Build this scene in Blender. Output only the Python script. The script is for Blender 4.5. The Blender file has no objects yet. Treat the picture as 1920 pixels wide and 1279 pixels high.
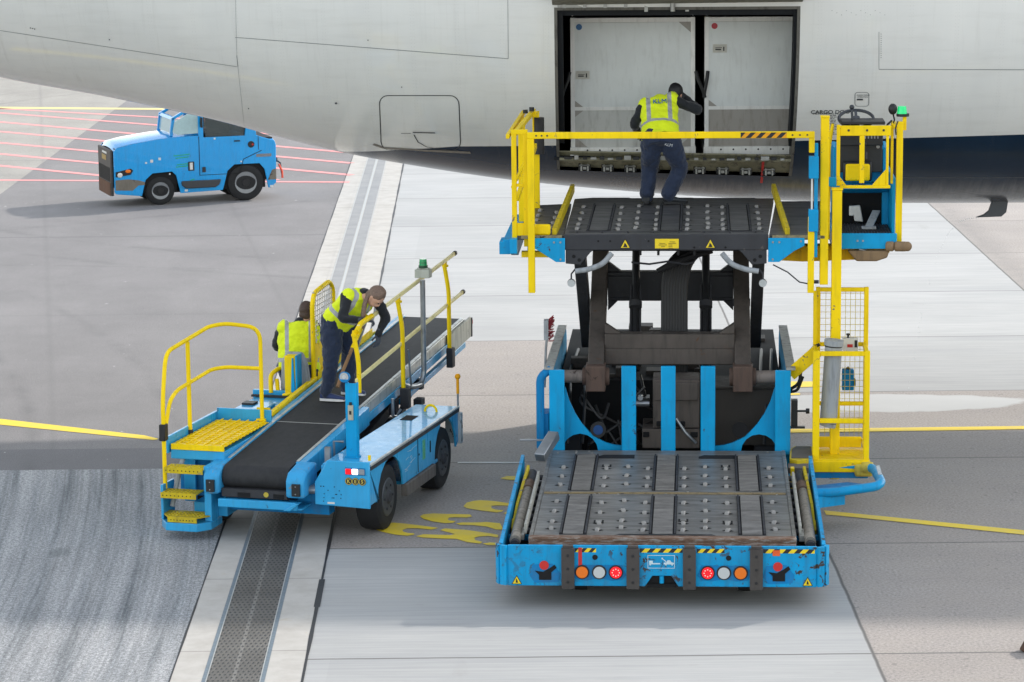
import bpy, bmesh, math, random
from mathutils import Vector, Matrix, Euler
random.seed(7)
R = math.radians
SC = bpy.context.scene
COL = SC.collection
# ------------------------------------------------------------------ camera
F = 5500.0; H = 7.5; PITCH = math.atan(980/F); ROLL = 0.010
_c, _s = math.cos(PITCH), math.sin(PITCH)
FW = Vector((0, _c, -_s)); _r0 = Vector((1, 0, 0)); _u0 = Vector((0, _s, _c))
RT = _r0*math.cos(ROLL) - _u0*math.sin(ROLL); UP = _u0*math.cos(ROLL) + _r0*math.sin(ROLL)
CP = Vector((0, 0, H))
cam = bpy.data.cameras.new('camera'); co = bpy.data.objects.new('camera', cam); COL.objects.link(co)
m = Matrix((RT, UP, -FW)).transposed().to_4x4(); m.translation = CP
co.matrix_world = m
cam.sensor_width = 36; cam.lens = F/1920*36; cam.clip_start = 0.5; cam.clip_end = 5000
SC.camera = co

def ray(px, py):
    return (FW + RT*((px-960)/F) - UP*((py-639.5)/F)).normalized()
def ground(px, py, z=0.0):
    d = ray(px, py); return CP + d*((z-H)/d.z)

# ------------------------------------------------------------------ materials
def lin(hexs):
    v = [int(hexs[i:i+2], 16)/255 for i in (0, 2, 4)]
    return tuple((c/12.92 if c <= .04045 else ((c+.055)/1.055)**2.4) for c in v)
class NT:
    def __init__(s, name):
        s.m = bpy.data.materials.new(name); s.m.use_nodes = True
        s.t = s.m.node_tree; s.n = s.t.nodes; s.l = s.t.links
        s.b = s.n['Principled BSDF']
    def node(s, typ, ins=None, **kw):
        x = s.n.new(typ)
        for k, v in kw.items(): setattr(x, k, v)
        for k, v in (ins or {}).items(): s.put(x, k, v)
        return x
    def put(s, x, k, v):
        sock = x.inputs[k]
        if isinstance(v, bpy.types.NodeSocket): s.l.new(v, sock)
        else:
            if sock.type == 'RGBA' and len(v) == 3: v = (*v, 1)
            sock.default_value = v
    def math(s, op, a, b=0.0, c=None, clamp=False):
        x = s.node('ShaderNodeMath', operation=op, use_clamp=clamp)
        s.put(x, 0, a); s.put(x, 1, b)
        if c is not None: s.put(x, 2, c)
        return x.outputs[0]
    def coord(s, kind='Object'):
        return s.node('ShaderNodeTexCoord').outputs[kind]
    def mapv(s, vec, scale=(1, 1, 1), loc=(0, 0, 0), rot=(0, 0, 0)):
        return s.node('ShaderNodeMapping', {'Vector': vec, 'Scale': scale, 'Location': loc, 'Rotation': rot}).outputs[0]
    def noise(s, vec, scale, detail=4, rough=.6, out='Fac', dist=0.0):
        return s.node('ShaderNodeTexNoise', {'Vector': vec, 'Scale': scale, 'Detail': detail, 'Roughness': rough, 'Distortion': dist}).outputs[out]
    def ramp(s, fac, stops, interp='LINEAR'):
        x = s.node('ShaderNodeValToRGB', {'Fac': fac}); x.color_ramp.interpolation = interp
        e = x.color_ramp.elements
        while len(e) < len(stops): e.new(0.5)
        for i, (p, c) in enumerate(stops):
            e[i].position = p
            e[i].color = (c, c, c, 1) if isinstance(c, (int, float)) else (*c, 1)
        return x.outputs[0]
    def mix(s, fac, a, b, mode='MIX'):
        x = s.node('ShaderNodeMix', data_type='RGBA', blend_type=mode)
        s.put(x, 0, fac); s.put(x, 6, a); s.put(x, 7, b)
        return x.outputs[2]
    def sep(s, vec):
        x = s.node('ShaderNodeSeparateXYZ', {0: vec}); return x.outputs
    def bump(s, h, strength=.3, dist=.01):
        x = s.node('ShaderNodeBump', {'Height': h, 'Strength': strength, 'Distance': dist})
        s.l.new(x.outputs[0], s.b.inputs['Normal'])
    def set(s, **kw):
        names = {'col': 'Base Color', 'rough': 'Roughness', 'metal': 'Metallic', 'spec': 'Specular IOR Level', 'coat': 'Coat Weight', 'alpha': 'Alpha', 'trans': 'Transmission Weight', 'ecol': 'Emission Color', 'estr': 'Emission Strength', 'sheen': 'Sheen Weight'}
        for k, v in kw.items(): s.put(s.b, names[k], v)
        return s.m

def paint(name, hexs, rough=.38, chip=.0, chipcol=(.05, .035, .028), grime=.35, metal=0., big=1.0, fade=.12, coat=0.0):
    t = NT(name); c = t.coord()
    base = lin(hexs)
    n1 = t.noise(c, 1.7*big, 5, .6)
    f = t.ramp(n1, [(.3, 1-fade), (.7, 1.0)])
    col = t.mix(1.0, base, f, 'MULTIPLY')
    # vertical rain streaks and dirt
    n2 = t.noise(t.mapv(c, (9, 9, 1.2)), 1.5, 5, .65)
    g = t.ramp(n2, [(.5, 0), (.78, grime)])
    col = t.mix(g, col, (.045, .042, .038))
    # fine scratches
    n4 = t.noise(t.mapv(c, (3, 3, 60), rot=(.2, .3, 0)), 1.2, 3, .7)
    sc = t.ramp(n4, [(.70, 0), (.76, .14)])
    col = t.mix(sc, col, tuple(min(1, b*.75+.10) for b in base))
    if chip > 0:
        n3 = t.noise(c, 9, 9, .72, dist=.6)
        n5 = t.noise(c, 1.1, 3, .5)
        k = t.math('MULTIPLY', t.ramp(n3, [(.665-chip*.17, 0), (.685-chip*.17, 1)]), t.ramp(n5, [(.46-chip*.08, 0), (.56-chip*.08, 1)]))
        col = t.mix(k, col, chipcol)
    z_ = t.sep(c)[2]
    spl = t.math('MULTIPLY', t.ramp(t.noise(c, 5, 6, .75), [(.45, 0), (.65, 1)]), t.node('ShaderNodeMapRange', {0: z_, 1: .1, 2: .75, 3: grime*.9, 4: 0.0}).outputs[0])
    col = t.mix(spl, col, (.10, .092, .082))
    r = t.ramp(n2, [(.3, rough), (.8, min(1, rough+.3))])
    t.bump(t.noise(c, 14, 3, .5), .06, .004)
    return t.set(col=col, rough=r, metal=metal, coat=coat, spec=.22)

def plain(name, hexs, rough=.5, metal=0., var=.15, scale=20, bump=0.0, **kw):
    t = NT(name); c = t.coord(); base = lin(hexs) if isinstance(hexs, str) else hexs
    n = t.noise(c, scale, 5, .6)
    col = t.mix(1.0, base, t.ramp(n, [(.3, 1-var), (.7, 1.0)]), 'MULTIPLY')
    if bump: t.bump(n, bump, .005)
    return t.set(col=col, rough=rough, metal=metal, **kw)

def glow(name, hexs, e, rough=.25):
    t = NT(name); b = lin(hexs)
    return t.set(col=b, rough=rough, ecol=b, estr=e)

BLUE = paint('blue_enamel', '009FD8', .34, .22, grime=.30, fade=.22)
BLUEW = paint('worn_blue_enamel', '009CD4', .42, .62, grime=.4, fade=.25)
BLUED = paint('deep_blue_enamel', '0080BE', .5, .15, grime=.5, fade=.3)
BLUEB = paint('belt_loader_blue', '34A6DC', .22, .03, grime=.16, fade=.15, coat=.4)
BLUET = paint('tractor_blue', '069CE2', .18, .05, grime=.2, fade=.12, coat=1.0)
YEL = paint('yellow_enamel', 'FFDA00', .38, .26, chipcol=(.16, .13, .09), grime=.24, fade=.18)
YELW = paint('worn_yellow_enamel', 'D8BE20', .5, .45, chipcol=(.2, .19, .16), grime=.5, fade=.25)
BUMPY = paint('faded_yellow_plastic', 'CDB84A', .6, .0, grime=.6)
BROWNB = paint('brown_rubber_pad', '8A7358', .6, .2, grime=.6)
DKSTEEL = paint('dark_scissor_steel', '5C5550', .55, .25, chipcol=(.10, .055, .035), grime=.7, fade=.35)
BLKMET = paint('black_frame_steel', '3E3F43', .5, .15, chipcol=(.12, .10, .09), grime=.5, fade=.3)
BLACK = plain('black_plastic', '16171A', .5)
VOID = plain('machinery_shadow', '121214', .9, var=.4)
RUBBER = plain('tyre_rubber', '1C1D1F', .78, var=.35, scale=12, bump=.1)
STEEL = plain('galvanised_steel', '9A9EA2', .35, .7, var=.25, scale=8)
GREYP = paint('grey_plastic_pipe', '9DA2A6', .5, .0, grime=.6)
ALU = paint('brushed_aluminium', 'C9CBC8', .28, .0, grime=.5, metal=.55)
WHITEP = plain('white_plastic', 'D8D8D4', .4)
RED = plain('red_paint', 'C8231E', .5)
REDL = glow('red_lamp', 'D80C1A', .45)
ORAL = glow('orange_lamp', 'D0680C', .08)
WHTL = glow('white_lamp', 'B4B8B8', .03)
GRNL = glow('green_beacon', '12B468', .35)
WARN = plain('warning_yellow', 'EFD010', .45)
GLASS = NT('cab_glass').set(col=(.55, .66, .66), rough=.05, trans=.85)
DKGLASS = plain('dark_cab_interior', '1B2226', .15, coat=.6)

def m_rust():
    t = NT('rusty_steel'); c = t.coord()
    n = t.noise(t.mapv(c, (1.5, 8, 8)), 6, 8, .75)
    col = t.ramp(n, [(.3, (.06, .035, .025)), (.5, (.16, .085, .05)), (.62, (.30, .27, .24)), (.75, (.10, .06, .045))])
    t.bump(n, .3, .004)
    return t.set(col=col, rough=.65, metal=.3)
RUST = m_rust()
def m_deck(name, a, b, seed, metal=.45):
    t = NT(name); c = t.mapv(t.coord(), loc=(seed, seed*2, 0))
    n = t.noise(t.mapv(c, (1.6, 6, 6)), 1.6, 8, .68)
    n2 = t.noise(c, 22, 4, .7)
    col = t.ramp(n, [(.32, a), (.5, tuple((x+y)/2 for x, y in zip(a, b))), (.68, b)])
    col = t.mix(t.ramp(n2, [(.55, 0), (.75, .35)]), col, tuple(x*.45 for x in a))
    n3 = t.noise(t.mapv(c, (1, 1, 1)), 3.1, 6, .7)
    col = t.mix(t.ramp(n3, [(.62, 0), (.72, .25)]), col, (.20, .12, .07))
    t.bump(n2, .12, .003)
    return t.set(col=col, rough=t.ramp(n, [(.3, .5), (.7, .33)]), metal=metal)
DECK = m_deck('worn_deck_steel', (.12, .114, .105), (.25, .24, .222), 1, .2)
TRACK = m_deck('roller_track_steel', (.10, .094, .086), (.22, .208, .19), 6, .15)
DECKU = m_deck('dark_deck_steel', (.05, .05, .054), (.115, .113, .115), 4, .2)
ROLL_S = m_deck('roller_steel', (.17, .165, .155), (.34, .325, .30), 9, .1)
def m_belt():
    t = NT('black_belt_rubber'); c = t.coord()
    n = t.noise(t.mapv(c, (2, 1, 1)), 7, 6, .7)
    n2 = t.noise(c, 240, 2, .5)
    t.bump(n2, .25, .002)
    return t.set(col=t.ramp(n, [(.3, (.011, .012, .014)), (.75, (.028, .028, .030))]), rough=.75)
BELT = m_belt()
def m_cloth(name, hexs, rough=.85, sheen=.2, wr=.25):
    t = NT(name); c = t.coord(); b = lin(hexs)
    n = t.noise(c, 6, 5, .6); f = t.noise(c, 350, 2, .5)
    col = t.mix(1.0, b, t.ramp(n, [(.3, .8), (.7, 1.0)]), 'MULTIPLY')
    t.bump(t.math('ADD', t.math('MULTIPLY', t.noise(c, 11, 4, .6, dist=.8), 1.0), t.math('MULTIPLY', f, .1)), wr, .02)
    return t.set(col=col, rough=rough, sheen=sheen)
NAVY = m_cloth('navy_work_cloth', '1C2A44')
DARKJ = m_cloth('dark_jacket_cloth', '14181F')
GLOVE = m_cloth('grey_glove_cloth', '3E434E')
SKINM = plain('skin', 'C89B82', .5, var=.08)
HAIRB = plain('light_brown_hair', '7C6455', .55, var=.45, scale=60)
HAIRD = plain('dark_brown_hair', '4E3A30', .6, var=.45, scale=60)
HAIRK = plain('black_hair', '1D1D1F', .6, var=.4, scale=60)
REFL = plain('reflective_tape', 'A9ADAF', .3, .3, var=.15)
SHOEB = m_cloth('blue_mesh_shoe', '2A3A66')
SHOEW = plain('white_sole', 'D8D8D8', .5)
SHOEK = plain('dark_shoe', '23272C', .5)
def m_vest(band=None):
    t = NT('yellow_vest_cloth' + ('_banded' if band else '')); c = t.coord()
    b = (.84, .98, .004)
    n = t.noise(c, 5, 5, .6)
    col = t.mix(1.0, (b[0]*.95, b[1]*.95, b[2]), t.ramp(n, [(.3, .86), (.7, 1.0)]), 'MULTIPLY')
    x, y, z = t.sep(c)
    def between(v, a, bb):
        return t.math('MULTIPLY', t.math('GREATER_THAN', v, a), t.math('LESS_THAN', v, bb))
    hb = between(z, band[0], band[1])
    ax = t.math('ABSOLUTE', x)
    vb = t.math('MULTIPLY', between(ax, band[2], band[3]), t.math('GREATER_THAN', z, band[1]))
    k = t.math('MAXIMUM', hb, vb)
    col = t.mix(k, col, (.36, .37, .38))
    t.bump(t.noise(c, 12, 4, .6, dist=1.0), .35, .02)
    return t.set(col=col, rough=t.math('SUBTRACT', .75, t.math('MULTIPLY', k, .35)), sheen=.1)

# ------------------------------------------------------------------ mesh builder
class MB:
    def __init__(s): s.v = []; s.f = []; s.m = []; s.mi = 0; s.ch = []
    def mat(s, i): s.mi = i; return s
    def add(s, vs, fs):
        o = len(s.v); s.ch.append((o, len(s.f), s.mi)); s.v += [Vector(a) for a in vs]
        for f in fs: s.f.append([o+i for i in f]); s.m.append(s.mi)
    def box(s, x0, x1, y0, y1, z0, z1):
        if x0 > x1: x0, x1 = x1, x0
        if y0 > y1: y0, y1 = y1, y0
        if z0 > z1: z0, z1 = z1, z0
        s.add([(x0,y0,z0),(x1,y0,z0),(x1,y1,z0),(x0,y1,z0),(x0,y0,z1),(x1,y0,z1),(x1,y1,z1),(x0,y1,z1)],
              [(0,3,2,1),(4,5,6,7),(0,1,5,4),(1,2,6,5),(2,3,7,6),(3,0,4,7)]); return s
    def bar(s, p, q, w, h, up=(0, 0, 1)):
        p = Vector(p); q = Vector(q); d = (q-p).normalized(); up = Vector(up)
        if abs(d.dot(up)) > .99: up = Vector((0, 1, 0))
        a = d.cross(up).normalized()*(w/2); b = a.cross(d).normalized()*(h/2)
        vs = [p-a-b, p+a-b, p+a+b, p-a+b, q-a-b, q+a-b, q+a+b, q-a+b]
        s.add(vs, [(0,1,2,3),(7,6,5,4),(0,4,5,1),(1,5,6,2),(2,6,7,3),(3,7,4,0)]); return s
    def tube(s, pts, r, n=10, cap=True, smooth=0):
        pts = [Vector(p) for p in pts]
        if smooth: pts = fillet(pts, smooth)
        rs = r if isinstance(r, (list, tuple)) else [r]*len(pts)
        rings = []; prev = None
        for i, p in enumerate(pts):
            a = pts[max(0, i-1)]; b = pts[min(len(pts)-1, i+1)]
            d = (b-a).normalized()
            if prev is None:
                u = Vector((0, 0, 1)) if abs(d.z) < .9 else Vector((1, 0, 0))
                x = d.cross(u).normalized()
            else:
                x = (prev - d*prev.dot(d)).normalized()
            prev = x; y = d.cross(x)
            rings.append([p + x*(rs[i]*math.cos(2*math.pi*k/n)) + y*(rs[i]*math.sin(2*math.pi*k/n)) for k in range(n)])
        s.rings(rings, cap); return s
    def rings(s, rings, cap=True, closed=True):
        n = len(rings[0]); vs = [v for r in rings for v in r]; fs = []
        for i in range(len(rings)-1):
            for k in range(n if closed else n-1):
                fs.append((i*n+k, i*n+(k+1) % n, (i+1)*n+(k+1) % n, (i+1)*n+k))
        if cap: fs.append(tuple(range(n))[::-1]); fs.append(tuple((len(rings)-1)*n+k for k in range(n)))
        s.add(vs, fs); return s
    def cyl(s, p, q, r, r2=None, n=20):
        return s.tube([p, q], [r, r if r2 is None else r2], n)
    def prism(s, poly, axis, a, b):
        # poly: 2D list in the plane normal to the axis; axis 0 -> (y,z), 1 -> (x,z), 2 -> (x,y)
        def P(c, t):
            return (t, c[0], c[1]) if axis == 0 else (c[0], t, c[1]) if axis == 1 else (c[0], c[1], t)
        n = len(poly)
        s.add([P(c, a) for c in poly] + [P(c, b) for c in poly],
              [tuple(range(n)), tuple(range(2*n-1, n-1, -1))] + [(i, n+i, n+(i+1) % n, (i+1) % n) for i in range(n)]); return s
    def sphere(s, c, r, n=12, sc=(1, 1, 1)):
        c = Vector(c); rings = []
        for i in range(1, n):
            t = math.pi*i/n
            rings.append([c + Vector((r*sc[0]*math.sin(t)*math.cos(2*math.pi*k/(2*n)), r*sc[1]*math.sin(t)*math.sin(2*math.pi*k/(2*n)), r*sc[2]*math.cos(t))) for k in range(2*n)])
        s.rings(rings, True); return s
    def quad(s, a, b, c, d): s.add([a, b, c, d], [(0, 1, 2, 3)]); return s
    def disc(s, c, r, axis=1, n=24, sx=1., sy=1.):
        c = Vector(c); vs = []
        for k in range(n):
            a = 2*math.pi*k/n; p, q = r*sx*math.cos(a), r*sy*math.sin(a)
            vs.append(c + (Vector((0, p, q)) if axis == 0 else Vector((p, 0, q)) if axis == 1 else Vector((p, q, 0))))
        s.add(vs, [tuple(range(n))]); return s
    def build_each(s, name, mats, parent=None, **k):
        # every piece that was added becomes an object of its own
        out = []
        for i, (v0, f0, mi) in enumerate(s.ch):
            v1, f1 = (s.ch[i+1][0], s.ch[i+1][1]) if i+1 < len(s.ch) else (len(s.v), len(s.f))
            b = MB(); b.v = s.v[v0:v1]; b.f = [[q-v0 for q in f] for f in s.f[f0:f1]]; b.m = [0]*(f1-f0); b.ch = [(0, 0, 0)]
            out.append(b.build(name, mats[mi] if isinstance(mats, (list, tuple)) else mats, parent, **k))
        return out
    def build(s, name, mats, parent=None, bevel=0.0, flat=False, ang=38, loc=None):
        me = bpy.data.meshes.new(name); me.from_pydata([tuple(v) for v in s.v], [], s.f)
        if not isinstance(mats, (list, tuple)): mats = [mats]
        for mm in mats: me.materials.append(mm)
        for i, p in enumerate(me.polygons): p.material_index = s.m[i]
        me.update()
        bm = bmesh.new(); bm.from_mesh(me); bmesh.ops.recalc_face_normals(bm, faces=bm.faces[:]); bm.to_mesh(me); bm.free()
        if not flat:
            me.polygons.foreach_set('use_smooth', [True]*len(me.polygons)); me.set_sharp_from_angle(angle=R(ang))
        o = bpy.data.objects.new(name, me); COL.objects.link(o)
        if parent is not None: o.parent = parent
        if loc is not None: o.location = loc
        if bevel:
            b = o.modifiers.new('bevel', 'BEVEL'); b.width = bevel; b.segments = 2; b.limit_method = 'ANGLE'; b.angle_limit = R(40)
            b.harden_normals = False
        return o
def fillet(pts, r, n=6):
    out = [pts[0]]
    for i in range(1, len(pts)-1):
        p, a, b = pts[i], pts[i-1], pts[i+1]
        da = (a-p); db = (b-p); k = min(r, da.length*.45, db.length*.45)
        s = p+da.normalized()*k; e = p+db.normalized()*k
        for j in range(n+1):
            t = j/n; out.append(s*(1-t)**2 + p*2*t*(1-t) + e*t*t)
    out.append(pts[-1]); return out
def thing(name, label, cat, loc=(0, 0, 0), rz=0.0, group=None, kind=None):
    o = bpy.data.objects.new(name, None); COL.objects.link(o); o.location = loc; o.rotation_euler = (0, 0, rz)
    o.empty_display_size = .3
    return tag(o, label, cat, group, kind)
def tag(o, label=None, cat=None, group=None, kind=None):
    if label: o['label'] = label
    if cat: o['category'] = cat
    if group: o['group'] = group
    if kind: o['kind'] = kind
    return o
def copy_part(o, parent, loc, rz=0.0):
    c = o.copy(); COL.objects.link(c); c.parent = parent; c.location = loc; c.rotation_euler = (0, 0, rz); return c
def text(name, body, size, mat, parent, loc, rot, extrude=.0008, align='CENTER', sx=1.0, bold=0.0):
    cu = bpy.data.curves.new(name, 'FONT'); cu.body = body; cu.size = size; cu.align_x = align; cu.align_y = 'CENTER'; cu.extrude = extrude; cu.offset = bold
    t = bpy.data.objects.new(name, cu)
    me = bpy.data.meshes.new_from_object(t); bpy.data.objects.remove(t); bpy.data.curves.remove(cu)
    me.materials.clear(); me.materials.append(mat); me.name = name
    o = bpy.data.objects.new(name, me); COL.objects.link(o); o.parent = parent; o.location = loc; o.rotation_euler = rot; o.scale = (sx, 1, 1)
    return o
def hazard(mb, x0, x1, y, z0, z1, n, lean=.6, idx=(0, 1)):
    # diagonal black and yellow stripes on the plane y
    w = (x1-x0)/n; h = z1-z0; sh = h*lean
    for i in range(-1, n+1):
        mb.mat(idx[i % 2])
        a = x0+i*w; b = a+w
        poly = [(a+sh, z0), (b+sh, z0), (b, z1), (a, z1)]
        poly = [(min(max(px, x0), x1), pz) for px, pz in poly]
        if max(p[0] for p in poly)-min(p[0] for p in poly) > 1e-4:
            mb.add([(px, y, pz) for px, pz in poly], [(0, 1, 2, 3)])
    mb.mat(0)
# ------------------------------------------------------------------ light and sky
SUN = Vector((1.5, 1.03, 1.0)).normalized()
elev = math.asin(SUN.z); azim = math.atan2(SUN.x, SUN.y)
w = bpy.data.worlds.new('World'); SC.world = w; w.use_nodes = True
nt = w.node_tree; bg = nt.nodes['Background']
sk = nt.nodes.new('ShaderNodeTexSky'); sk.sky_type = 'NISHITA'; sk.sun_disc = False
sk.sun_elevation = elev; sk.sun_rotation = azim; sk.air_density = 1.3; sk.dust_density = 0.6; sk.ozone_density = 1.0
hs = nt.nodes.new('ShaderNodeHueSaturation'); hs.inputs['Saturation'].default_value = 0.38   # thin high cloud: a paler sky
nt.links.new(sk.outputs[0], hs.inputs['Color']); nt.links.new(hs.outputs[0], bg.inputs[0]); bg.inputs[1].default_value = 0.15
sl = bpy.data.lights.new('sun', 'SUN'); sl.energy = 1.85; sl.angle = R(1.5); sl.color = (1.0, .94, .87)
so = bpy.data.objects.new('sun', sl); COL.objects.link(so); so.rotation_euler = (-SUN).to_track_quat('-Z', 'Y').to_euler()
so.location = (30, 20, 30)
SC.view_settings.view_transform = 'Standard'; SC.view_settings.look = 'None'; SC.view_settings.gamma = 1; SC.view_settings.exposure = 1.26
SC.cycles.max_bounces = 6

# ------------------------------------------------------------------ ground sheets
DS = -.012   # the drain runs slightly askew to the slabs
def dx(x0, y): return x0 + DS*(y-25)
def m_concrete():
    t = NT('apron_concrete'); c = t.coord(); x, y, z = t.sep(c)
    def cell(v, off, size): return t.math('FLOOR', t.math('DIVIDE', t.math('SUBTRACT', v, off), size))
    def dist(v, off, size):
        f = t.math('FRACT', t.math('DIVIDE', t.math('SUBTRACT', v, off), size))
        return t.math('MULTIPLY', t.math('MINIMUM', f, t.math('SUBTRACT', 1.0, f)), size)
    wob = t.math('MULTIPLY', t.math('SUBTRACT', t.noise(c, 1.3, 3, .6), .5), .03)
    xx = t.math('ADD', x, wob); yy = t.math('ADD', y, wob)
    cx = cell(x, 3.25, 4.93); cy = cell(y, 25.72, 4.1)
    wn = t.node('ShaderNodeTexWhiteNoise', {'Vector': t.node('ShaderNodeCombineXYZ', {0: cx, 1: cy, 2: 0.0}).outputs[0]}, noise_dimensions='3D').outputs['Value']
    # brushed pale slabs
    br = t.noise(t.mapv(c, (.5, 14, 1)), 1.3, 6, .65)
    pale = t.ramp(br, [(.28, (.33, .333, .33)), (.5, (.385, .385, .375)), (.72, (.44, .435, .42))])
    # exposed aggregate slabs
    sp = t.noise(c, 34, 5, .75); sp2 = t.noise(c, 2.2, 5, .6)
    agg = t.ramp(sp, [(.34, (.195, .178, .166)), (.5, (.325, .292, .268)), (.70, (.46, .415, .38))])
    agg = t.mix(t.ramp(sp2, [(.35, 0), (.7, .35)]), agg, (.37, .325, .28))
    spots = t.ramp(t.noise(c, 9, 3, .5), [(.30, 1), (.335, 0)])
    agg = t.mix(t.math('MULTIPLY', spots, .45), agg, (.13, .12, .115))
    gt = lambda v, a: t.math('GREATER_THAN', v, a)
    lt = lambda v, a: t.math('LESS_THAN', v, a)
    mul = lambda a, b: t.math('MULTIPLY', a, b)
    k1 = mul(mul(gt(y, 29.82), lt(y, 42.12)), lt(x, 3.25))
    k2 = gt(x, 8.18)
    k3 = mul(mul(gt(x, 3.25), lt(y, 38.0)), lt(x, 8.19))
    k = t.math('MAXIMUM', t.math('MAXIMUM', k1, k2), k3)
    col = t.mix(k, pale, agg)
    # pale worn patch left by water on the slab right of the loader
    e = t.math('ADD', t.math('POWER', t.math('DIVIDE', t.math('SUBTRACT', x, 4.6), 2.2), 2.0), t.math('POWER', t.math('DIVIDE', t.math('SUBTRACT', y, 37.25), .62), 2.0))
    e = t.math('ADD', e, t.math('MULTIPLY', t.math('SUBTRACT', t.noise(c, 1.6, 4, .6), .5), .9))
    col = t.mix(t.ramp(e, [(.8, 1), (1.0, 0)]), col, (.50, .50, .485))
    col = t.mix(1.0, col, t.ramp(wn, [(0, .93), (1, 1.04)]), 'MULTIPLY')
    big = t.noise(t.mapv(c, (.6, 1, 1)), .55, 5, .6)
    col = t.mix(1.0, col, t.ramp(big, [(.3, .88), (.7, 1.05)]), 'MULTIPLY')
    st = t.noise(c, .9, 6, .7, dist=1.2)
    col = t.mix(t.ramp(st, [(.62, 0), (.8, .28)]), col, (.2, .18, .16))
    mk = t.noise(t.mapv(c, (1.2, 9, 1)), 2.2, 5, .6)
    col = t.mix(t.math('MULTIPLY', t.ramp(mk, [(.67, 0), (.71, .38)]), t.math('SUBTRACT', 1.0, k)), col, (.20, .18, .16))
    bs = t.noise(t.mapv(c, (.16, 1.5, 1)), 1.1, 5, .65)
    col = t.mix(t.math('MULTIPLY', t.ramp(bs, [(.48, 0), (.70, .26)]), t.math('SUBTRACT', 1.0, k)), col, (.24, .25, .265))
    # joints
    jx = dist(xx, 3.25, 4.93); jy = dist(yy, 25.72, 4.1)
    jx = t.math('ADD', jx, mul(lt(x, 0.0), 5.0))
    j = t.math('MINIMUM', jx, jy)
    jj = t.ramp(j, [(.0, 1), (.010, .8), (.022, 0)])
    col = t.mix(jj, col, (.10, .095, .09))
    # dirt along the long joint at the right
    dd = t.math('MULTIPLY', t.ramp(t.math('ABSOLUTE', t.math('SUBTRACT', x, 8.4)), [(0, .7), (.45, 0)]), gt(x, 8.19))
    col = t.mix(t.math('MULTIPLY', dd, t.noise(c, 3, 4, .6)), col, (.16, .15, .14))
    t.bump(t.math('ADD', mul(sp, .4), mul(jj, -1.0)), .35, .006)
    return t.set(col=col, rough=.8)
def sheet(name, pts, mat, z, label=None, cat=None, kind='structure', group=None):
    b = MB(); b.add([(p[0], p[1], z) for p in pts], [tuple(range(len(pts)))])
    o = b.build(name, mat, flat=True)
    return tag(o, label, cat, group, kind)
sheet('ground', [(-1200, -200), (1200, -200), (1200, 2500), (-1200, 2500)], m_concrete(), 0)

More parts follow.
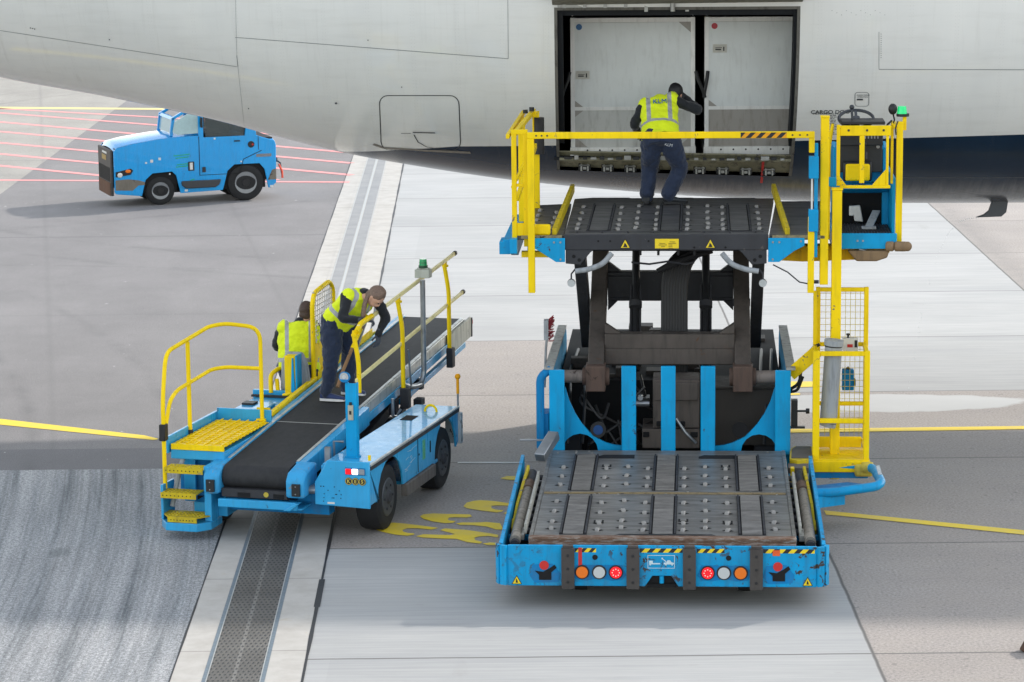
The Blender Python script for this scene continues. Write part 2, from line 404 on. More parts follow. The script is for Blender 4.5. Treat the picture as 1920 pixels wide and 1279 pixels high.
def m_asphalt(name, a, b, groove):
    t = NT(name); c = t.coord(); x, y, z = t.sep(c)
    sp = t.noise(c, 70, 3, .8); big = t.noise(c, .5, 5, .6)
    col = t.ramp(sp, [(.32, tuple(v*.62 for v in a)), (.5, a), (.68, b)])
    col = t.mix(1.0, col, t.ramp(big, [(.3, .86), (.7, 1.06)]), 'MULTIPLY')
    if groove:
        # worn wheel and scrub tracks curving along the lane, worn into the surface colour
        cv = t.mapv(c, (1, 1, 1), rot=(0, 0, 0))
        cc = t.node('ShaderNodeCombineXYZ', {0: t.math('ADD', t.sep(cv)[0], t.math('MULTIPLY', t.math('POWER', t.math('MAXIMUM', t.math('SUBTRACT', y, 25), 0.0), 2.0), .008)), 1: t.math('MULTIPLY', y, .035), 2: 0.0}).outputs[0]
        tr = t.noise(cc, 4.6, 5, .66, dist=.10)
        col = t.mix(1.0, col, t.ramp(tr, [(.33, (.40, .43, .455)), (.45, (.78, .80, .815)), (.56, (1.0, 1.0, 1.0)), (.70, (1.18, 1.175, 1.165))]), 'MULTIPLY')
        spk = t.noise(c, 26, 4, .85); col = t.mix(1.0, col, t.ramp(spk, [(.40, .56), (.60, 1.16)]), 'MULTIPLY')
        fg = t.noise(t.mapv(cc, (24, 1, 1)), 1.4, 3, .6)
        col = t.mix(1.0, col, t.ramp(fg, [(.3, .8), (.6, 1.1)]), 'MULTIPLY')
        sp_ = t.math('ADD', t.math('POWER', t.math('DIVIDE', t.math('SUBTRACT', x, -4.75), .17), 2.0), t.math('POWER', t.math('DIVIDE', t.math('SUBTRACT', y, 29.75), .3), 2.0))
        sp_ = t.math('ADD', sp_, t.math('MULTIPLY', t.noise(c, 3, 4), .8))
        col = t.mix(t.ramp(sp_, [(.5, .5), (1.3, 0)]), col, (.10, .115, .12))
    else:
        sm = t.noise(t.mapv(c, (1, .35, 1), rot=(0, 0, R(35))), .55, 5, .65)
        col = t.mix(1.0, col, t.ramp(sm, [(.35, .90), (.7, 1.08)]), 'MULTIPLY')
        # paving seams, faint tyre arcs and pale chips
        def arc(cx, cy, rad, wd, amt, col):
            d = t.math('SQRT', t.math('ADD', t.math('POWER', t.math('SUBTRACT', x, cx), 2.0), t.math('POWER', t.math('SUBTRACT', y, cy), 2.0)))
            e = t.math('ABSOLUTE', t.math('SUBTRACT', d, rad))
            k = t.math('MULTIPLY', t.node('ShaderNodeMapRange', {0: e, 1: 0.0, 2: wd, 3: amt, 4: 0.0}).outputs[0], t.ramp(t.noise(c, .9, 5, .7), [(.38, 0), (.6, 1)]))
            return t.mix(k, col, (.07, .068, .07))
        for cx, cy, rad, wd, amt in ((-40, 30, 34.5, .16, .35), (-40, 30, 36.3, .16, .28), (6, 70, 22.0, .2, .32), (6, 70, 23.7, .2, .25), (-30, 90, 41, .25, .3), (-12, 20, 30.2, .12, .25)): col = arc(cx, cy, rad, wd, amt, col)
        wy = t.math('ADD', y, t.math('MULTIPLY', t.noise(c, .8, 3), .12))
        for yy, amt in ((53.5, .45), (66.0, .3), (44.8, .18)):
            col = t.mix(t.node('ShaderNodeMapRange', {0: t.math('ABSOLUTE', t.math('SUBTRACT', wy, yy)), 1: 0.0, 2: .10, 3: amt, 4: 0.0}).outputs[0], col, (.09, .088, .09))
        sx = t.math('ADD', x, t.math('MULTIPLY', y, .16))
        fs = t.math('FRACT', t.math('DIVIDE', sx, 3.7)); col = t.mix(t.ramp(t.math('MINIMUM', fs, t.math('SUBTRACT', 1.0, fs)), [(0, .22), (.02, 0)]), col, (.12, .115, .115))
        col = t.mix(t.ramp(t.noise(c, 8.5, 2, .4), [(.765, 0), (.78, .8)]), col, (.5, .49, .47))
        col = t.mix(t.ramp(t.noise(c, .32, 6, .7, dist=.8), [(.55, 0), (.7, .22)]), col, (.13, .125, .125))
    t.bump(sp, .4, .006)
    return t.set(col=col, rough=.85)
ASPF = m_asphalt('taxi_lane_asphalt', (.200, .190, .188), (.285, .272, .268), False)
ASPD = m_asphalt('shaded_lane_asphalt', (.150, .145, .15), (.21, .205, .21), False)  # lane asphalt again, with the fuselage shadow's darkening put into its colour
ASPN = m_asphalt('stand_asphalt', (.325, .33, .335), (.56, .563, .565), True)
LM = -3.068
sheet('asphalt_lane', [(dx(LM, 34.9), 34.9), (dx(LM, 300), 300), (-300, 300), (-300, 34.9)], ASPF, .002)
sheet('shaded_asphalt_strip', [(dx(LM, 33.75), 33.75), (dx(LM, 34.9), 34.9), (-300, 34.9), (-300, 33.75)], ASPD, .002)
sheet('asphalt_stand', [(dx(LM, 10), 10), (dx(LM, 33.75), 33.75), (-300, 33.75), (-300, 10)], ASPN, .002)
# light road crossing at the far left
RD = m_asphalt('pale_service_road', (.33, .31, .275), (.43, .41, .37), False)
a, b_, c_, d_ = ground(0, 365), ground(250, 180), ground(-300, 180), ground(-300, 500)
sheet('service_road', [(a.x, a.y), (b_.x, b_.y), (b_.x+40, 400), (-300, 400), (-300, d_.y), (d_.x, d_.y)], RD, .004)
# drain kerbs
def m_kerb():
    t = NT('pale_kerb_concrete'); c = t.coord(); x, y, z = t.sep(c)
    n = t.noise(c, 3, 6, .65); s2 = t.noise(c, 60, 3, .7)
    col = t.ramp(n, [(.3, (.37, .345, .31)), (.6, (.45, .43, .395)), (.75, (.42, .37, .30))])
    col = t.mix(t.ramp(s2, [(.6, 0), (.8, .2)]), col, (.2, .19, .17))
    f = t.math('FRACT', t.math('DIVIDE', y, 2.6))
    j = t.ramp(t.math('MINIMUM', f, t.math('SUBTRACT', 1.0, f)), [(0, .8), (.006, 0)])
    col = t.mix(j, col, (.15, .14, .13))
    return t.set(col=col, rough=.75)
KERB = m_kerb()
def strip(name, xa, xb, y0, y1, mat, z, **k):
    return sheet(name, [(dx(xa, y0), y0), (dx(xb, y0), y0), (dx(xb, y1), y1), (dx(xa, y1), y1)], mat, z, **k)
strip('drain_kerb', -3.06+.0, -2.78, 10, 300, KERB, .004)
strip('drain_kerb', -2.22, -1.90, 10, 300, KERB, .004)
TAR = plain('black_joint_sealant', '2A2B2E', .6, var=.5)
b = MB()
for side, x0, w0 in ((0, -3.065, .016), (1, -1.885, .028)):
    y = 10
    while y < 300:
        y2 = y+.35; wd = w0*(1+.35*math.sin(y*1.7)+.2*math.sin(y*5.3)); wd2 = w0*(1+.35*math.sin(y2*1.7)+.2*math.sin(y2*5.3)); xx = x0
        if side and 27.2 < y < 28.4: wd = wd2 = .06
        b.quad((dx(xx-wd/2, y), y, .006), (dx(xx+wd/2, y), y, .006), (dx(xx+wd2/2, y2), y2, .006), (dx(xx-wd2/2, y2), y2, .006)); y = y2
tag(b.build('joint_sealant', TAR, flat=True), kind='structure')
def m_grate():
    t = NT('cast_drain_grate'); c = t.coord(); x, y, z = t.sep(c)
    xs = t.math('ADD', x, t.math('MULTIPLY', t.math('SUBTRACT', y, 25.0), .012))
    u = t.math('MULTIPLY', xs, 22.0); v = t.math('MULTIPLY', y, 11.0)
    row = t.math('MULTIPLY', t.math('MODULO', t.math('FLOOR', v), 2.0), .5)
    fu = t.math('FRACT', t.math('ADD', u, row)); fv = t.math('FRACT', v)
    du = t.math('ABSOLUTE', t.math('SUBTRACT', fu, .5)); dv = t.math('ABSOLUTE', t.math('SUBTRACT', fv, .5))
    d = t.math('ADD', du, t.math('MULTIPLY', dv, .9))
    hole = t.ramp(d, [(.26, 1), (.36, 0)])
    n = t.noise(c, 1.2, 5, .6)
    met = t.ramp(n, [(.3, (.075, .068, .062)), (.7, (.155, .145, .13))])
    fy = t.math('FRACT', t.math('DIVIDE', y, 1.0)); j = t.ramp(t.math('MINIMUM', fy, t.math('SUBTRACT', 1.0, fy)), [(0, .9), (.012, 0)])
    midl = t.ramp(t.math('ABSOLUTE', t.math('ADD', xs, 2.50)), [(.010, .55), (.022, 0)])
    met = t.mix(midl, met, (.26, .25, .23))
    col = t.mix(hole, met, (.018, .02, .022)); col = t.mix(j, col, (.06, .06, .06))
    t.bump(t.math('SUBTRACT', 1.0, hole), .8, .01)
    return t.set(col=col, rough=.5, metal=.3)
def m_grate_far():
    t = NT('pale_drain_grate'); c = t.coord(); x, y, z = t.sep(c)
    g = t.math('FRACT', t.math('MULTIPLY', t.math('ADD', y, x), 7.0)); n = t.noise(c, 2, 4)
    col = t.mix(t.ramp(g, [(.35, 0), (.5, .55), (.65, 0)]), t.ramp(n, [(.3, (.20, .20, .20)), (.7, (.27, .268, .262))]), (.16, .17, .18))
    return t.set(col=col, rough=.6)
GR = m_grate(); GF = m_grate_far()
sheet('drain_channel', [(dx(-2.78, 10), 10), (dx(-2.22, 10), 10), (dx(-2.22, 300), 300), (dx(-2.78, 300), 300)], plain('drain_side_steel', '74828C', .5, .2, var=.3), .006)
strip('drain_grate', -2.735, -2.265, 10, 38.0, GR, .008)
strip('drain_rim', -2.785, -2.215, 38.0, 300, KERB, .0068)
strip('drain_grate', -2.70, -2.53, 38.0, 300, GF, .008)
strip('drain_grate', -2.47, -2.30, 38.0, 300, GF, .008)
b = MB()
b.quad((dx(-2.745, 10), 10, .010), (dx(-2.735, 10), 10, .010), (dx(-2.735, 38), 38, .010), (dx(-2.745, 38), 38, .010))
b.quad((dx(-2.265, 10), 10, .010), (dx(-2.255, 10), 10, .010), (dx(-2.255, 38), 38, .010), (dx(-2.265, 38), 38, .010))
for xa in (-2.52, -2.72, -2.29): b.quad((dx(xa, 38), 38, .010), (dx(xa+(.04 if xa == -2.52 else .014), 38), 38, .010), (dx(xa+(.04 if xa == -2.52 else .014), 300), 300, .010), (dx(xa, 300), 300, .010))
tag(b.build('drain_edge', plain('pale_drain_edge', 'A9ABA9', .5), flat=True), kind='structure')

def m_mark(name, hexs):
    t = NT(name); c = t.coord(); n = t.noise(c, 45, 5, .75); bgn = t.noise(c, 3, 5, .6)
    col = t.mix(t.ramp(n, [(.62, 0), (.76, .5)]), lin(hexs), (.22, .21, .19))
    col = t.mix(t.ramp(bgn, [(.45, 0), (.8, .35)]), col, (.35, .33, .30))
    return t.set(col=col, rough=.7)
MY = m_mark('yellow_road_paint', 'E6C82C'); MR = m_mark('faded_red_road_paint', 'E08E8C'); MW = m_mark('white_road_paint', 'D8D8D4')
MYF = m_mark('faded_yellow_road_paint', 'DCCB84')
def markpoly(b, pts, z=.006):
    vs = [ground(px, py) for px, py in pts]; b.add([(v.x, v.y, z) for v in vs], [tuple(range(len(vs)))])
b = MB()
markpoly(b, [(-200, 762), (0, 786), (270, 817), (300, 824), (288, 826), (0, 797), (-200, 774)])
markpoly(b, [(1545, 958), (2100, 1013), (2100, 1022), (1575, 968), (1549, 966)])
markpoly(b, [(1440, 806), (2100, 797), (2100, 803), (1440, 813)])
markpoly(b, [(1440, 716), (1530, 716), (1530, 726), (1440, 728)])
markpoly(b, [(1440, 738), (1500, 738), (1500, 741), (1440, 743)])
tag(b.build('taxi_line', MY, flat=True), kind='structure')
b = MB()
def up(l): return [(700+x/3.197, 700+y/3.1975) for x, y in l]
for poly in (
    [(12, 935), (30, 915), (70, 903), (125, 898), (200, 905), (300, 917), (390, 930), (350, 940), (265, 932), (205, 932), (175, 942), (178, 952), (205, 960), (245, 963), (245, 970), (205, 977), (130, 970), (60, 955), (25, 945)],
    [(280, 860), (300, 848), (360, 843), (440, 846), (520, 847), (580, 849), (592, 862), (560, 868), (490, 866), (455, 868), (445, 880), (460, 886), (495, 888), (480, 899), (430, 902), (360, 892), (300, 876)],
    [(540, 800), (560, 778), (600, 768), (640, 763), (720, 768), (815, 782), (810, 797), (740, 795), (708, 798), (708, 812), (735, 820), (780, 824), (770, 832), (740, 837), (640, 825), (560, 812)],
    [(495, 903), (530, 897), (620, 897), (680, 894), (760, 902), (780, 940), (735, 940), (680, 922), (600, 914), (520, 912)],
    [(255, 980), (300, 968), (400, 971), (460, 973), (490, 967), (400, 943), (430, 933), (560, 942), (700, 962), (750, 972), (745, 987), (690, 978), (630, 982), (605, 990), (612, 1003), (655, 1014), (640, 1024), (560, 1015), (500, 996), (400, 993), (300, 988)],
    [(655, 1024), (700, 1017), (760, 1020), (745, 1033), (680, 1032)],
    [(760, 633), (800, 618), (880, 620), (860, 644), (800, 640)],
    [(780, 843), (800, 832), (815, 836), (800, 846)]):
    markpoly(b, up(poly))
tag(b.build('stand_number', MY, flat=True), kind='structure')
b = MB()
def rline(x0, y0, x1, y1, wpx=2.6):
    a = ground(x0, y0); c = ground(x1, y1); d = (c-a).normalized(); n = Vector((-d.y, d.x, 0)); hw = .11
    b.add([(p.x, p.y, .006) for p in (a-n*hw, c-n*hw, c+n*hw, a+n*hw)], [(0, 1, 2, 3)])
for y0, sl in ((204, .055), (212, .078), (229, .088), (247, .090), (268, .092), (289, .094), (311, .098)):
    yr = y0+sl*660; x1 = 660
    if yr > 338: x1 = (338-y0)/sl; yr = 338
    rline(-200, y0-sl*200, x1, yr)
rline(-200, 337, 655, 342)
tag(b.build('red_hatching', MR, flat=True), kind='structure')
b = MB()
markpoly(b, [(-200, 199), (400, 204), (400, 207), (-200, 203)])
tag(b.build('far_line', MYF, flat=True), kind='structure')
b = MB(); markpoly(b, [(858, 867), (985, 867), (985, 869.5), (858, 869.5)])
tag(b.build('white_line', MW, flat=True), kind='structure')
# ------------------------------------------------------------------ aircraft
FY = .03; AC = Vector((0, 37.3, 0)); FA = Vector((math.cos(FY), -math.sin(FY), 0)); FP = Vector((math.sin(FY), math.cos(FY), 0)); TOPZ = 8.646
BOT = [(-40, 8.0), (-20, 6.6), (-12, 5.55), (-8, 4.72), (-6.47, 4.316), (-5.11, 4.06), (-3.76, 3.76), (-3.08, 3.575), (-2.07, 3.32), (-.71, 3.075), (.3, 2.935), (1.99, 2.776), (3.67, 2.675), (4.88, 2.645), (6.4, 2.64), (60, 2.64)]
def bot(u):
    i = 0
    while i < len(BOT)-2 and u > BOT[i+1][0]: i += 1
    i = max(0, min(i, len(BOT)-2)); a, b2 = BOT[i], BOT[i+1]
    pa = BOT[max(0, i-1)]; pb = BOT[min(len(BOT)-1, i+2)]
    t = min(1, max(0, (u-a[0])/(b2[0]-a[0]))); L = b2[0]-a[0]
    m0 = (b2[1]-pa[1])/max(1e-6, b2[0]-pa[0]); m1 = (pb[1]-a[1])/max(1e-6, pb[0]-a[0])
    return (2*t**3-3*t*t+1)*a[1] + (t**3-2*t*t+t)*L*m0 + (-2*t**3+3*t*t)*b2[1] + (t**3-t*t)*L*m1
def sec(u): b0 = bot(u); return (TOPZ+b0)/2, (TOPZ-b0)/2
def skin(u, ph, off=0.0):
    # ph: angle below the horizontal on the camera side; local coords (u, -out, z)
    zc, r = sec(u); r += off
    return Vector((u, -r*math.cos(ph), zc - r*math.sin(ph)))
aircraft = thing('passenger_aircraft', 'white and navy airliner fuselage with its lower cargo hold open above the loader', 'aircraft', (AC.x, AC.y, 0), -FY)
MI = Matrix.Translation(AC) @ Matrix.Rotation(-FY, 4, 'Z'); MII = MI.inverted()
def hit(px, py):
    o = MII @ CP; d = (MII.to_3x3() @ ray(px, py)); t = 30.0; 
    def f(t):
        p = o+d*t; zc, r = sec(p.x); return math.hypot(p.y, p.z-zc)-r
    best = None
    while t < 42:
        if f(t) < 0: break
        t += .02
    lo, hi = t-.02, t
    for _ in range(20):
        mm_ = (lo+hi)/2
        if f(mm_) > 0: lo = mm_
        else: hi = mm_
    p = o+d*lo; zc, r = sec(p.x); return p.x, math.asin(max(-1, min(1, (zc-p.z)/r)))
uL = hit(1041, 180)[0]; uR = hit(1496, 180)[0]; pT = hit(1268, 13)[1]; pB = hit(1268, 326)[1]; pF = hit(1268, 291)[1]
zB0 = skin(.5*(uL+uR), pB).z; zF0 = skin(.5*(uL+uR), pF).z; zT0 = skin(.5*(uL+uR), pT).z
def phz(u, z):
    zc, r = sec(u); return math.asin(max(-.999, min(.999, (zc-z)/r)))
def PT(u): return phz(u, zT0)
def PB(u): return phz(u, zB0 - .022*(u-.5*(uL+uR)))
def PF(u): return phz(u, zF0)
def remap(u, p):
    if not (uL-1.3 < u < uR+1.3): return p
    w_ = min(1, min(u-(uL-1.3), uR+1.3-u)/1.0)
    kp = [-.6, pT, pB, 1.5]; kq = [-.6, PT(u), PB(u), 1.5]
    if p <= kp[0] or p >= kp[3]: return p
    for i in range(3):
        if p <= kp[i+1]:
            q = kq[i]+(kq[i+1]-kq[i])*(p-kp[i])/(kp[i+1]-kp[i]); return p+(q-p)*w_
def m_skin():
    t = NT('aircraft_skin'); c = t.coord(); x, y, z = t.sep(c)
    n = t.noise(t.mapv(c, (1, 1, .25)), 1.1, 6, .6); n2 = t.noise(t.mapv(c, (9, 1, .6)), 1.6, 6, .7)
    wcol = t.ramp(n, [(.3, (.71, .712, .685)), (.7, (.785, .782, .745))])
    wcol = t.mix(t.ramp(n2, [(.55, 0), (.8, .14)]), wcol, (.36, .34, .29))
    # grime streaks on the aft belly
    wcol = t.mix(t.ramp(t.noise(t.mapv(c, (.5, 1, 5)), 2.2, 5, .6), [(.5, 0), (.75, .10)]), wcol, (.30, .27, .22))
    ncol = t.ramp(n, [(.3, (.008, .022, .044)), (.7, (.012, .030, .058))])
    edge = t.math('MINIMUM', t.math('ADD', 3.60, t.math('MULTIPLY', t.math('SUBTRACT', x, 1.0), .026)), t.math('ADD', 3.592, t.math('MULTIPLY', t.math('ADD', x, .3), .11)))
    k = t.math('LESS_THAN', z, edge)
    grey = t.ramp(n2, [(.3, (.12, .125, .14)), (.75, (.07, .073, .085))])
    k2 = t.ramp(t.math('ADD', z, t.math('MULTIPLY', t.math('SUBTRACT', n2, .5), .25)), [(0, 1), (.02, 0)]) if False else t.node('ShaderNodeMapRange', {0: t.math('ADD', z, t.math('MULTIPLY', t.math('SUBTRACT', n2, .5), .2)), 1: 2.93, 2: 3.12, 3: 1.0, 4: 0.0}).outputs[0]
    bel = t.mix(k2, ncol, grey)
    col = t.mix(k, wcol, bel)
    # fine plate and rivet rows
    fx = t.math('FRACT', t.math('DIVIDE', x, .53)); jx = t.ramp(t.math('MINIMUM', fx, t.math('SUBTRACT', 1.0, fx)), [(0, .08), (.004, 0)])
    col = t.mix(jx, col, (.10, .10, .10))
    fz = t.math('FRACT', t.math('DIVIDE', z, .042)); rv = t.math('MULTIPLY', t.ramp(t.math('ABSOLUTE', t.math('SUBTRACT', t.math('MINIMUM', fx, t.math('SUBTRACT', 1.0, fx)), .035)), [(0, 1), (.010, 0)]), t.ramp(t.math('ABSOLUTE', t.math('SUBTRACT', fz, .5)), [(.1, 1), (.24, 0)]))
    col = t.mix(t.math('MULTIPLY', rv, .13), col, (.12, .12, .12))
    st = t.noise(t.mapv(c, (14, 1, .35)), 1.0, 4, .6)
    col = t.mix(t.math('MULTIPLY', t.ramp(st, [(.60, 0), (.70, .12)]), t.ramp(t.noise(c, .8, 3), [(.4, 0), (.6, 1)])), col, (.30, .28, .24))
    wob = t.noise(t.mapv(c, (1, 1, 1)), 1.6, 2, .5)
    t.bump(t.math('ADD', t.math('MULTIPLY', wob, 1.0), t.math('MULTIPLY', n2, .02)), 0.05, .05)
    return t.set(col=col, rough=t.math('ADD', .07, t.math('MULTIPLY', k, .12)), spec=t.math('SUBTRACT', .5, t.math('MULTIPLY', k, .40)))
SKIN = m_skin()
b = MB()
us = sorted(set([-40+i*1.0 for i in range(30)] + [-10+i*.25 for i in range(140)] + [25, 30, 36, 44] + [uL, uR]))
us = [u for u in us if u in (uL, uR) or min(abs(u-uL), abs(u-uR)) > .03]
ph = [-math.pi+2*math.pi*i/160 for i in range(161)]
ph = sorted([p for p in ph if min(abs(p-pT), abs(p-pB)) > .012] + [pT, pB])
if True:
    vs = [[skin(u, remap(u, p)) for p in ph[:-1]] for u in us]; flat_ = [v for r in vs for v in r]; npn = len(ph)-1; fs = []
    for i in range(len(us)-1):
        for k in range(npn):
            um = (us[i]+us[i+1])/2; pm = (ph[k]+ph[k+1])/2
            if uL < um < uR and pT < pm < pB: continue
            fs.append((i*npn+k, i*npn+(k+1) % npn, (i+1)*npn+(k+1) % npn, (i+1)*npn+k))
    b.add(flat_, fs)
fus = b.build('fuselage', SKIN, aircraft, ang=60)
LINE = plain('skin_seam', '85898A', .6, var=.3); LINED = plain('dark_skin_seam', '3A3E42', .6, var=.3)
def ribbon(b, pts, w, off=.003, closed=False):
    # pts: (u, phi) on the skin; a thin strip of sealant following it
    P = [skin(u, p, off) for u, p in pts]
    N = []
    for (u, p) in pts: N.append(Vector((0, -math.cos(p), -math.sin(p))))
    L = []; Rr = []
    for i, p in enumerate(P):
        a = P[i-1] if (i > 0 or closed) else P[i]; c = P[(i+1) % len(P)] if (i < len(P)-1 or closed) else P[i]
        d = (c-a).normalized(); s = d.cross(N[i]).normalized()*(w/2); L.append(p-s); Rr.append(p+s)
    n = len(P)
    for i in range(n if closed else n-1):
        j = (i+1) % n; b.quad(L[i], Rr[i], Rr[j], L[j])
def pxline(b, pts, w=.006, n=14, off=.003):
    out = []
    for i in range(len(pts)-1):
        for k in range(n):
            t = k/n; out.append(hit(pts[i][0]*(1-t)+pts[i+1][0]*t, pts[i][1]*(1-t)+pts[i+1][1]*t))
    out.append(hit(*pts[-1])); ribbon(b, out, w, off)
for pts_, w_ in (([(-20, 54), (444, 125)], .008), ([(444, 104), (446, 125)], .008), ([(441, 70), (953, 110)], .008), ([(953, 110), (952, -20)], .005), ([(441, -20), (444, 104)], .003), ([(446, 125), (458, 236)], .003),
                 ([(1648, 130), (2000, 131)], .008), ([(1648, 60), (1648, 130)], .005), ([(1680, 333), (2000, 333)], .005)):
    b = MB(); pxline(b, pts_, w_); b.build('skin_seam', LINE, aircraft, flat=True)
def rrect(x0, y0, x1, y1, r, n=5, skew=0):
    pts = []
    for cx, cy, a0 in ((x1-r, y0+r, -90), (x1-r, y1-r, 0), (x0+r, y1-r, 90), (x0+r, y0+r, 180)):
        for k in range(n+1):
            a = R(a0+90*k/n); pts.append((cx+r*math.cos(a), cy+r*math.sin(a)))
    out = []
    for i, p in enumerate(pts):
        q = pts[(i+1) % len(pts)]; m_ = max(1, int(math.hypot(q[0]-p[0], q[1]-p[1])/8))
        for k in range(m_): out.append((p[0]+(q[0]-p[0])*k/m_+skew*((p[1]+(q[1]-p[1])*k/m_)-y0)/(y1-y0), p[1]+(q[1]-p[1])*k/m_))
    return out
# bulk cargo hatch left of the loader
b = MB(); ribbon(b, [hit(*p) for p in rrect(711, 179, 860, 281, 16, skew=4)], .012, .004, True)
hatch = b.build('bulk_hatch', LINED, aircraft, flat=True)
for nm_, a_ in (('handle', ([(774, 247), (816, 248)], .022, 6, .012)), ('notch', ([(752, 250), (770, 250)], .01, 4)), ('cable', ([(776, 252), (784, 266), (800, 275), (826, 279), (860, 282)], .012, 6, .006))):
    b = MB(); pxline(b, *a_); b.build(nm_, LINED, hatch, flat=True)
b = MB(); pxline(b, [(612, 276), (622, 250), (640, 215)], .30, 6, .002)
b = MB(); pxline(b, [(700, 270), (720, 277), (800, 282), (882, 286)], .06, 5, .004); b.build('scuff_strip', plain('scuffed_metal', '8C867C', .5, .2, var=.4), aircraft, flat=True)
# small fittings and drain spots
b = MB()
for px, py in ((630, 193), (753, 163), (205, 74), (466, 203), (690, 75), (1036, 274), (57, 52), (61, 53), (65, 54)):
    u, p = hit(px, py); c0 = skin(u, p, .006); b.sphere(c0, .014 if px in (630, 1036) else .007, 5)
for k in range(12):
    u, p = hit(1652, 64+k*4); b.sphere(skin(u, p, .001), .005, 4)
    u, p = hit(1560+k*9, 20+(k % 3)*4); b.sphere(skin(u, p, .001), .004, 4)
b.build_each('rivet', LINED, aircraft)
# service panel right of the door with its lettering
b = MB(); ribbon(b, [hit(*p) for p in rrect(1603, 173, 1629, 199, 5, n=3)], .008, .004, True); sp = b.build('control_panel_cover', LINE, aircraft, flat=True)
b = MB(); pxline(b, [(1606.5, 186.3), (1618, 186.3)], .022, 3, .006); b.build('slot', LINED, sp, flat=True)
def skintext(body, px, py, size, mat, bold=0.0, parent=aircraft, name='lettering', sx=1.0, al='LEFT'):
    u, p = hit(px, py); pos = skin(u, p, .012)
    n = Vector((0, -math.cos(p), -math.sin(p))); x = Vector((1, 0, 0)); y = n.cross(x).normalized()
    M3 = Matrix((x, y, n)).transposed()
    return text(name, body, size, mat, parent, pos, M3.to_euler(), align=al, bold=bold, sx=sx)
skintext('CARGO DOOR', 1606.5, 177.8, .022, LINED, parent=sp); skintext('OPERATION', 1607.5, 181.2, .022, LINED, parent=sp)
skintext('CARGO DOOR OVERVIEW', 1520, 209.5, .075, LINED, bold=.001)
for i, (x0, x1) in enumerate(((1524, 1576), (1541, 1549), (1541, 1566), (1541, 1556), (1541, 1572), (1541, 1560), (1541, 1568), (1541, 1552), (1541, 1565), (1541, 1570), (1541, 1558))):
    b = MB(); 
b = MB()
for i in range(14):
    x0 = 1524 if i == 0 else 1541; y0 = 213.5+i*2.9; x = x0; xe = x0+random.uniform(22, 34)+(22 if i == 0 else 0)
    while x < xe:
        wd = random.uniform(2, 6); pxline(b, [(x, y0), (min(x+wd, xe), y0)], .010, 1, .004); x += wd+1.4
b.build('small_print', LINED, aircraft, flat=True)
# hold behind the opening
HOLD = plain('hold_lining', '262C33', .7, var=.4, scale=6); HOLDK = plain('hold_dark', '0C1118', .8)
SILL = paint('sill_primer', '98947C', .55, .45, chipcol=(.10, .09, .08), grime=.9, fade=.35)
zF = skin(0.5*(uL+uR), pF).z; zT = skin(.5*(uL+uR), pT).z
yF = skin(uL, PF(uL)).y; yT = skin(uL, PT(uL)).y
zFl = 3.44
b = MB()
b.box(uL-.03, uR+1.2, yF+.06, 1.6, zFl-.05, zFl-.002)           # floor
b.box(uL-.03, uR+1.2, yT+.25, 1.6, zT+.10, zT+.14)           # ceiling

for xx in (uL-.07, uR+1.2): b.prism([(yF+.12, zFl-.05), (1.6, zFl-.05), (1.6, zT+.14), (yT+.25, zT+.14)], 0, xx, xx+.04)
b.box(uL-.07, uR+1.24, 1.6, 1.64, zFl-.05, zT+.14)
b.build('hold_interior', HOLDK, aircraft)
# door frame reveal: follows the skin inwards
def reveal(b, u0, u1, p0, p1, o0, o1, nseg=14):
    for k in range(nseg):
        nu = max(1, int((u1-u0)/.25))
        for j in range(nu):
            ua, ub = u0+(u1-u0)*j/nu, u0+(u1-u0)*(j+1)/nu
            a, c = p0+(p1-p0)*k/nseg, p0+(p1-p0)*(k+1)/nseg
            ra, rb = (lambda x: remap(ua, x)), (lambda x: remap(ub, x))
            q = [skin(ua, ra(a), o0), skin(ub, rb(a), o0), skin(ub, rb(c), o0), skin(ua, ra(c), o0), skin(ua, ra(a), o1), skin(ub, rb(a), o1), skin(ub, rb(c), o1), skin(ua, ra(c), o1)]
            b.add(q, [(0, 1, 2, 3), (7, 6, 5, 4), (0, 4, 5, 1), (1, 5, 6, 2), (2, 6, 7, 3), (3, 7, 4, 0)])
b = MB(); reveal(b, uL, uL+.035, pT, pB, -.26, -.002); reveal(b, uR-.035, uR, pT, pB, -.26, -.002); reveal(b, uL+.035, uR-.035, pT, pT+.012, -.26, -.002)
b.build('door_frame', paint('door_frame_grey', '6E6C66', .6, .3, grime=.9), aircraft)
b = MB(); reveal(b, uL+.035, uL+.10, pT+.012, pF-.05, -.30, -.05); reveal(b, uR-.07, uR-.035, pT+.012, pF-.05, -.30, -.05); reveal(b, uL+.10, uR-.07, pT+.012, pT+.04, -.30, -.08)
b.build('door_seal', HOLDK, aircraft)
# sill below the floor with latches
b = MB()
reveal(b, uL+.035, uR-.035, pF+.016, pB-.004, -.065, -.045, 6)
for j in range(14):
    ua, ub = uL+.035+(uR-uL-.07)*j/14, uL+.035+(uR-uL-.07)*(j+1)/14
    ya_, yb_ = skin(ua, PF(ua)).y+.03, skin(ub, PF(ub)).y+.03
    q = [(ua, ya_, zFl-.05), (ub, yb_, zFl-.05), (ub, yF+.10, zFl-.05), (ua, yF+.10, zFl-.05)]
    b.add(q+[(x, y, zFl-.02) for x, y, z in q], [(3, 2, 1, 0), (4, 5, 6, 7), (0, 1, 5, 4), (1, 2, 6, 5), (2, 3, 7, 6), (3, 0, 4, 7)])
sill = b.build('door_sill', SILL, aircraft)
DKM = plain('dark_fitting_metal', '3A3B3C', .5, .5, var=.4); LTM = plain('bright_fitting_metal', 'A6A7A4', .4, .6, var=.3)
